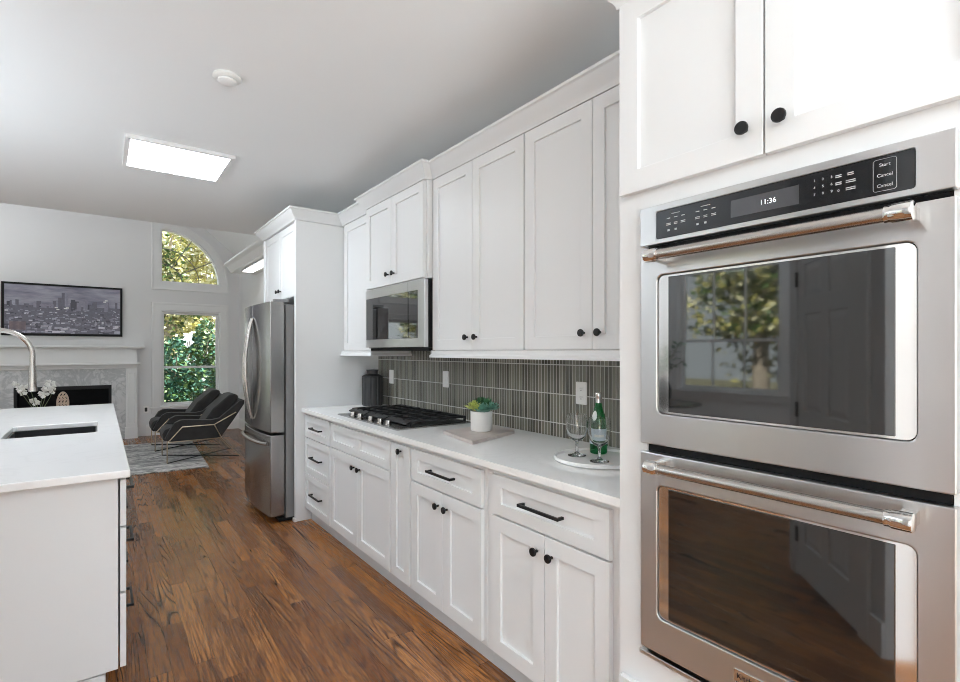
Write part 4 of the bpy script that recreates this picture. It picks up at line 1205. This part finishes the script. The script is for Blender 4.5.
for k in range(9):
    a = 2 * PI * k / 9
    tip = Vector((-3.1 + 0.26 * math.cos(a), 3.75 + 0.26 * math.sin(a), 1.36 + rl.uniform(-0.1, 0.15)))
    b0 = Vector((-3.1, 3.75, 1.0)); br_.tube([b0, (b0 + tip) / 2 + Vector((0, 0, 0.06)), tip], 0.005, 6)
    for q in range(9):
        p = b0.lerp(tip, 0.35 + 0.075 * q) + Vector((rl.uniform(-.03, .03), rl.uniform(-.03, .03), 0.03))
        d_ = Vector((rl.gauss(0, 1), rl.gauss(0, 1), rl.gauss(0, 0.6))).normalized(); s_ = d_.cross(Vector((0.3, 0.2, 1))).normalized()
        L_ = 0.09
        lf_.add([p, p + d_ * L_ * 0.5 + s_ * L_ * 0.25, p + d_ * L_, p + d_ * L_ * 0.5 - s_ * L_ * 0.25], [(0, 1, 2, 3)])
br_.build('branches', BARK, t, smooth=50); lf_.build('leaves', LEAF_D, t)

# wall outlet by the tall window
t = thing('wall_outlet', (0.60, END_Y - 0.004, 0.20), 'white wall outlet low beside the tall living room window', 'outlet')
FE = faceY(END_Y)
MB().plate(rrect(0.565, 0.635, 0.37, 0.485, 0.004, 3), [], FE, 0.0005, 0.006).build('cover_plate', PLATE, t)
MB().plate(rrect(0.582, 0.618, 0.395, 0.46, 0.008, 3), [], FE, 0.006, 0.009).build('receptacle', SLOT, t)

# ------------------------------------------------------------------ outside
def leaf_cloud(mb, c, R, n, size, seed, nm):
    r = random.Random(seed)
    for i in range(n):
        while True:
            q = Vector((r.uniform(-1, 1), r.uniform(-1, 1), r.uniform(-1, 1)))
            if 0.25 < q.length < 1: break
        lump = 0.8 + 0.35 * math.sin(q.x * 5 + seed) * math.cos(q.z * 6 + seed * 2)
        p = Vector(c) + Vector((q.x * R[0], q.y * R[1], q.z * R[2])) * lump
        d_ = Vector((r.gauss(0, 1), r.gauss(0, 1), r.gauss(0, 0.6) - 0.2)).normalized()
        s_ = d_.cross(Vector((r.gauss(0, 1), r.gauss(0, 1), r.gauss(0, 1)))).normalized()
        L = size * r.uniform(0.6, 1.3)
        mb.add([p, p + d_ * L * 0.5 + s_ * L * 0.32, p + d_ * L, p + d_ * L * 0.5 - s_ * L * 0.32], [(0, 1, 2, 3)], r.randrange(nm))
def shrub(x_, y_, h, rx, label, mats, seed, n=2600, size=0.10):
    t = thing('garden_shrub', (x_, y_, -0.5), label, 'shrub', 'shrubs outside the windows')
    tr_ = MB()
    r = random.Random(seed)
    for k in range(5):
        a = 2 * PI * k / 5
        tr_.tube([(x_, y_, -0.5), (x_ + 0.2 * rx * math.cos(a), y_ + 0.2 * rx * math.sin(a), h * 0.3), (x_ + 0.5 * rx * math.cos(a), y_ + 0.5 * rx * math.sin(a), h * 0.75)], [0.03, 0.02, 0.01], 6)
    tr_.build('stems', BARK, t, smooth=50)
    mb = MB(); leaf_cloud(mb, (x_, y_, (h - 0.5) / 2), (rx, rx, (h + 0.5) / 2), n, size, seed, len(mats))
    mb.build('foliage', mats, t, weld=False)
def tree(x_, y_, h, rx, label, mats, seed, n=3200, size=0.16, low=1.2):
    t = thing('broadleaf_tree', (x_, y_, -0.5), label, 'tree', 'trees outside the windows')
    r = random.Random(seed)
    tr_ = MB()
    tp_ = Vector((x_ + r.uniform(-.3, .3), y_, h * 0.9))
    tr_.tube([(x_, y_, -0.52), (x_ + 0.05, y_, h * 0.35), tp_], [0.17, 0.13, 0.04], 10)
    for k in range(7):
        z_ = h * r.uniform(0.25, 0.8); a = r.random() * 2 * PI
        tr_.tube([(x_, y_, z_), (x_ + rx * 0.4 * math.cos(a), y_ + rx * 0.4 * math.sin(a), z_ + 0.5), (x_ + rx * 0.85 * math.cos(a), y_ + rx * 0.85 * math.sin(a), z_ + 0.8)], [0.06, 0.04, 0.015], 6)
    tr_.build('trunk', BARK, t, smooth=50)
    mb = MB(); leaf_cloud(mb, (x_, y_, (h + low) / 2), (rx, rx, (h - low) / 2), n, size, seed, len(mats))
    mb.build('foliage', mats, t, weld=False)
TE, GR, YE, PA = LEAFS
shrub(1.15, 12.3, 1.75, 0.72, 'dark teal shrub just outside the tall window', [TE, TE, GR], 1, 6000, 0.10)
shrub(2.55, 12.5, 2.15, 0.66, 'green shrub outside the right half of the tall window', [TE, GR], 2, 5000, 0.10)
shrub(1.95, 13.9, 2.15, 0.66, 'taller green shrub behind the two shrubs outside the tall window', [TE, GR, GR], 7, 6000, 0.10)
shrub(-2.4, 12.6, 1.7, 1.2, 'green shrub outside the window left of the fireplace', [TE, GR], 3, 4000)
tree(1.35, 15.0, 4.9, 0.75, 'yellow-green tree with pale trunk behind the teal shrub', [GR, YE, PA], 4, 4500, 0.13)
tree(2.95, 15.2, 5.6, 0.80, 'pale yellow tree rising into the quarter-round window', [YE, YE, PA, PA], 5, 4300, 0.13)
tree(2.6, 18.6, 7.5, 2.2, 'tall bright tree farthest beyond the tall window', [YE, PA, PA, YE], 6, 9000, 0.17, 0.6)
tree(-3.0, 15.8, 6.5, 1.9, 'tree outside the windows left of the fireplace', [GR, YE, PA], 8, 6000, 0.18)
tree(-7.4, 17.2, 6.0, 1.9, 'tree farther left beyond the fireplace wall', [GR, YE, PA], 13, 6000, 0.17, 0.3)
tree(-7.6, 4.6, 5.5, 1.5, 'tree outside the breakfast corner window', [GR, YE, PA], 9, 6000, 0.15, 0.6)
tree(-8.4, 8.6, 6.0, 1.7, 'second tree farther along outside the breakfast corner window', [GR, TE, PA], 10, 6000, 0.15, 0.6)
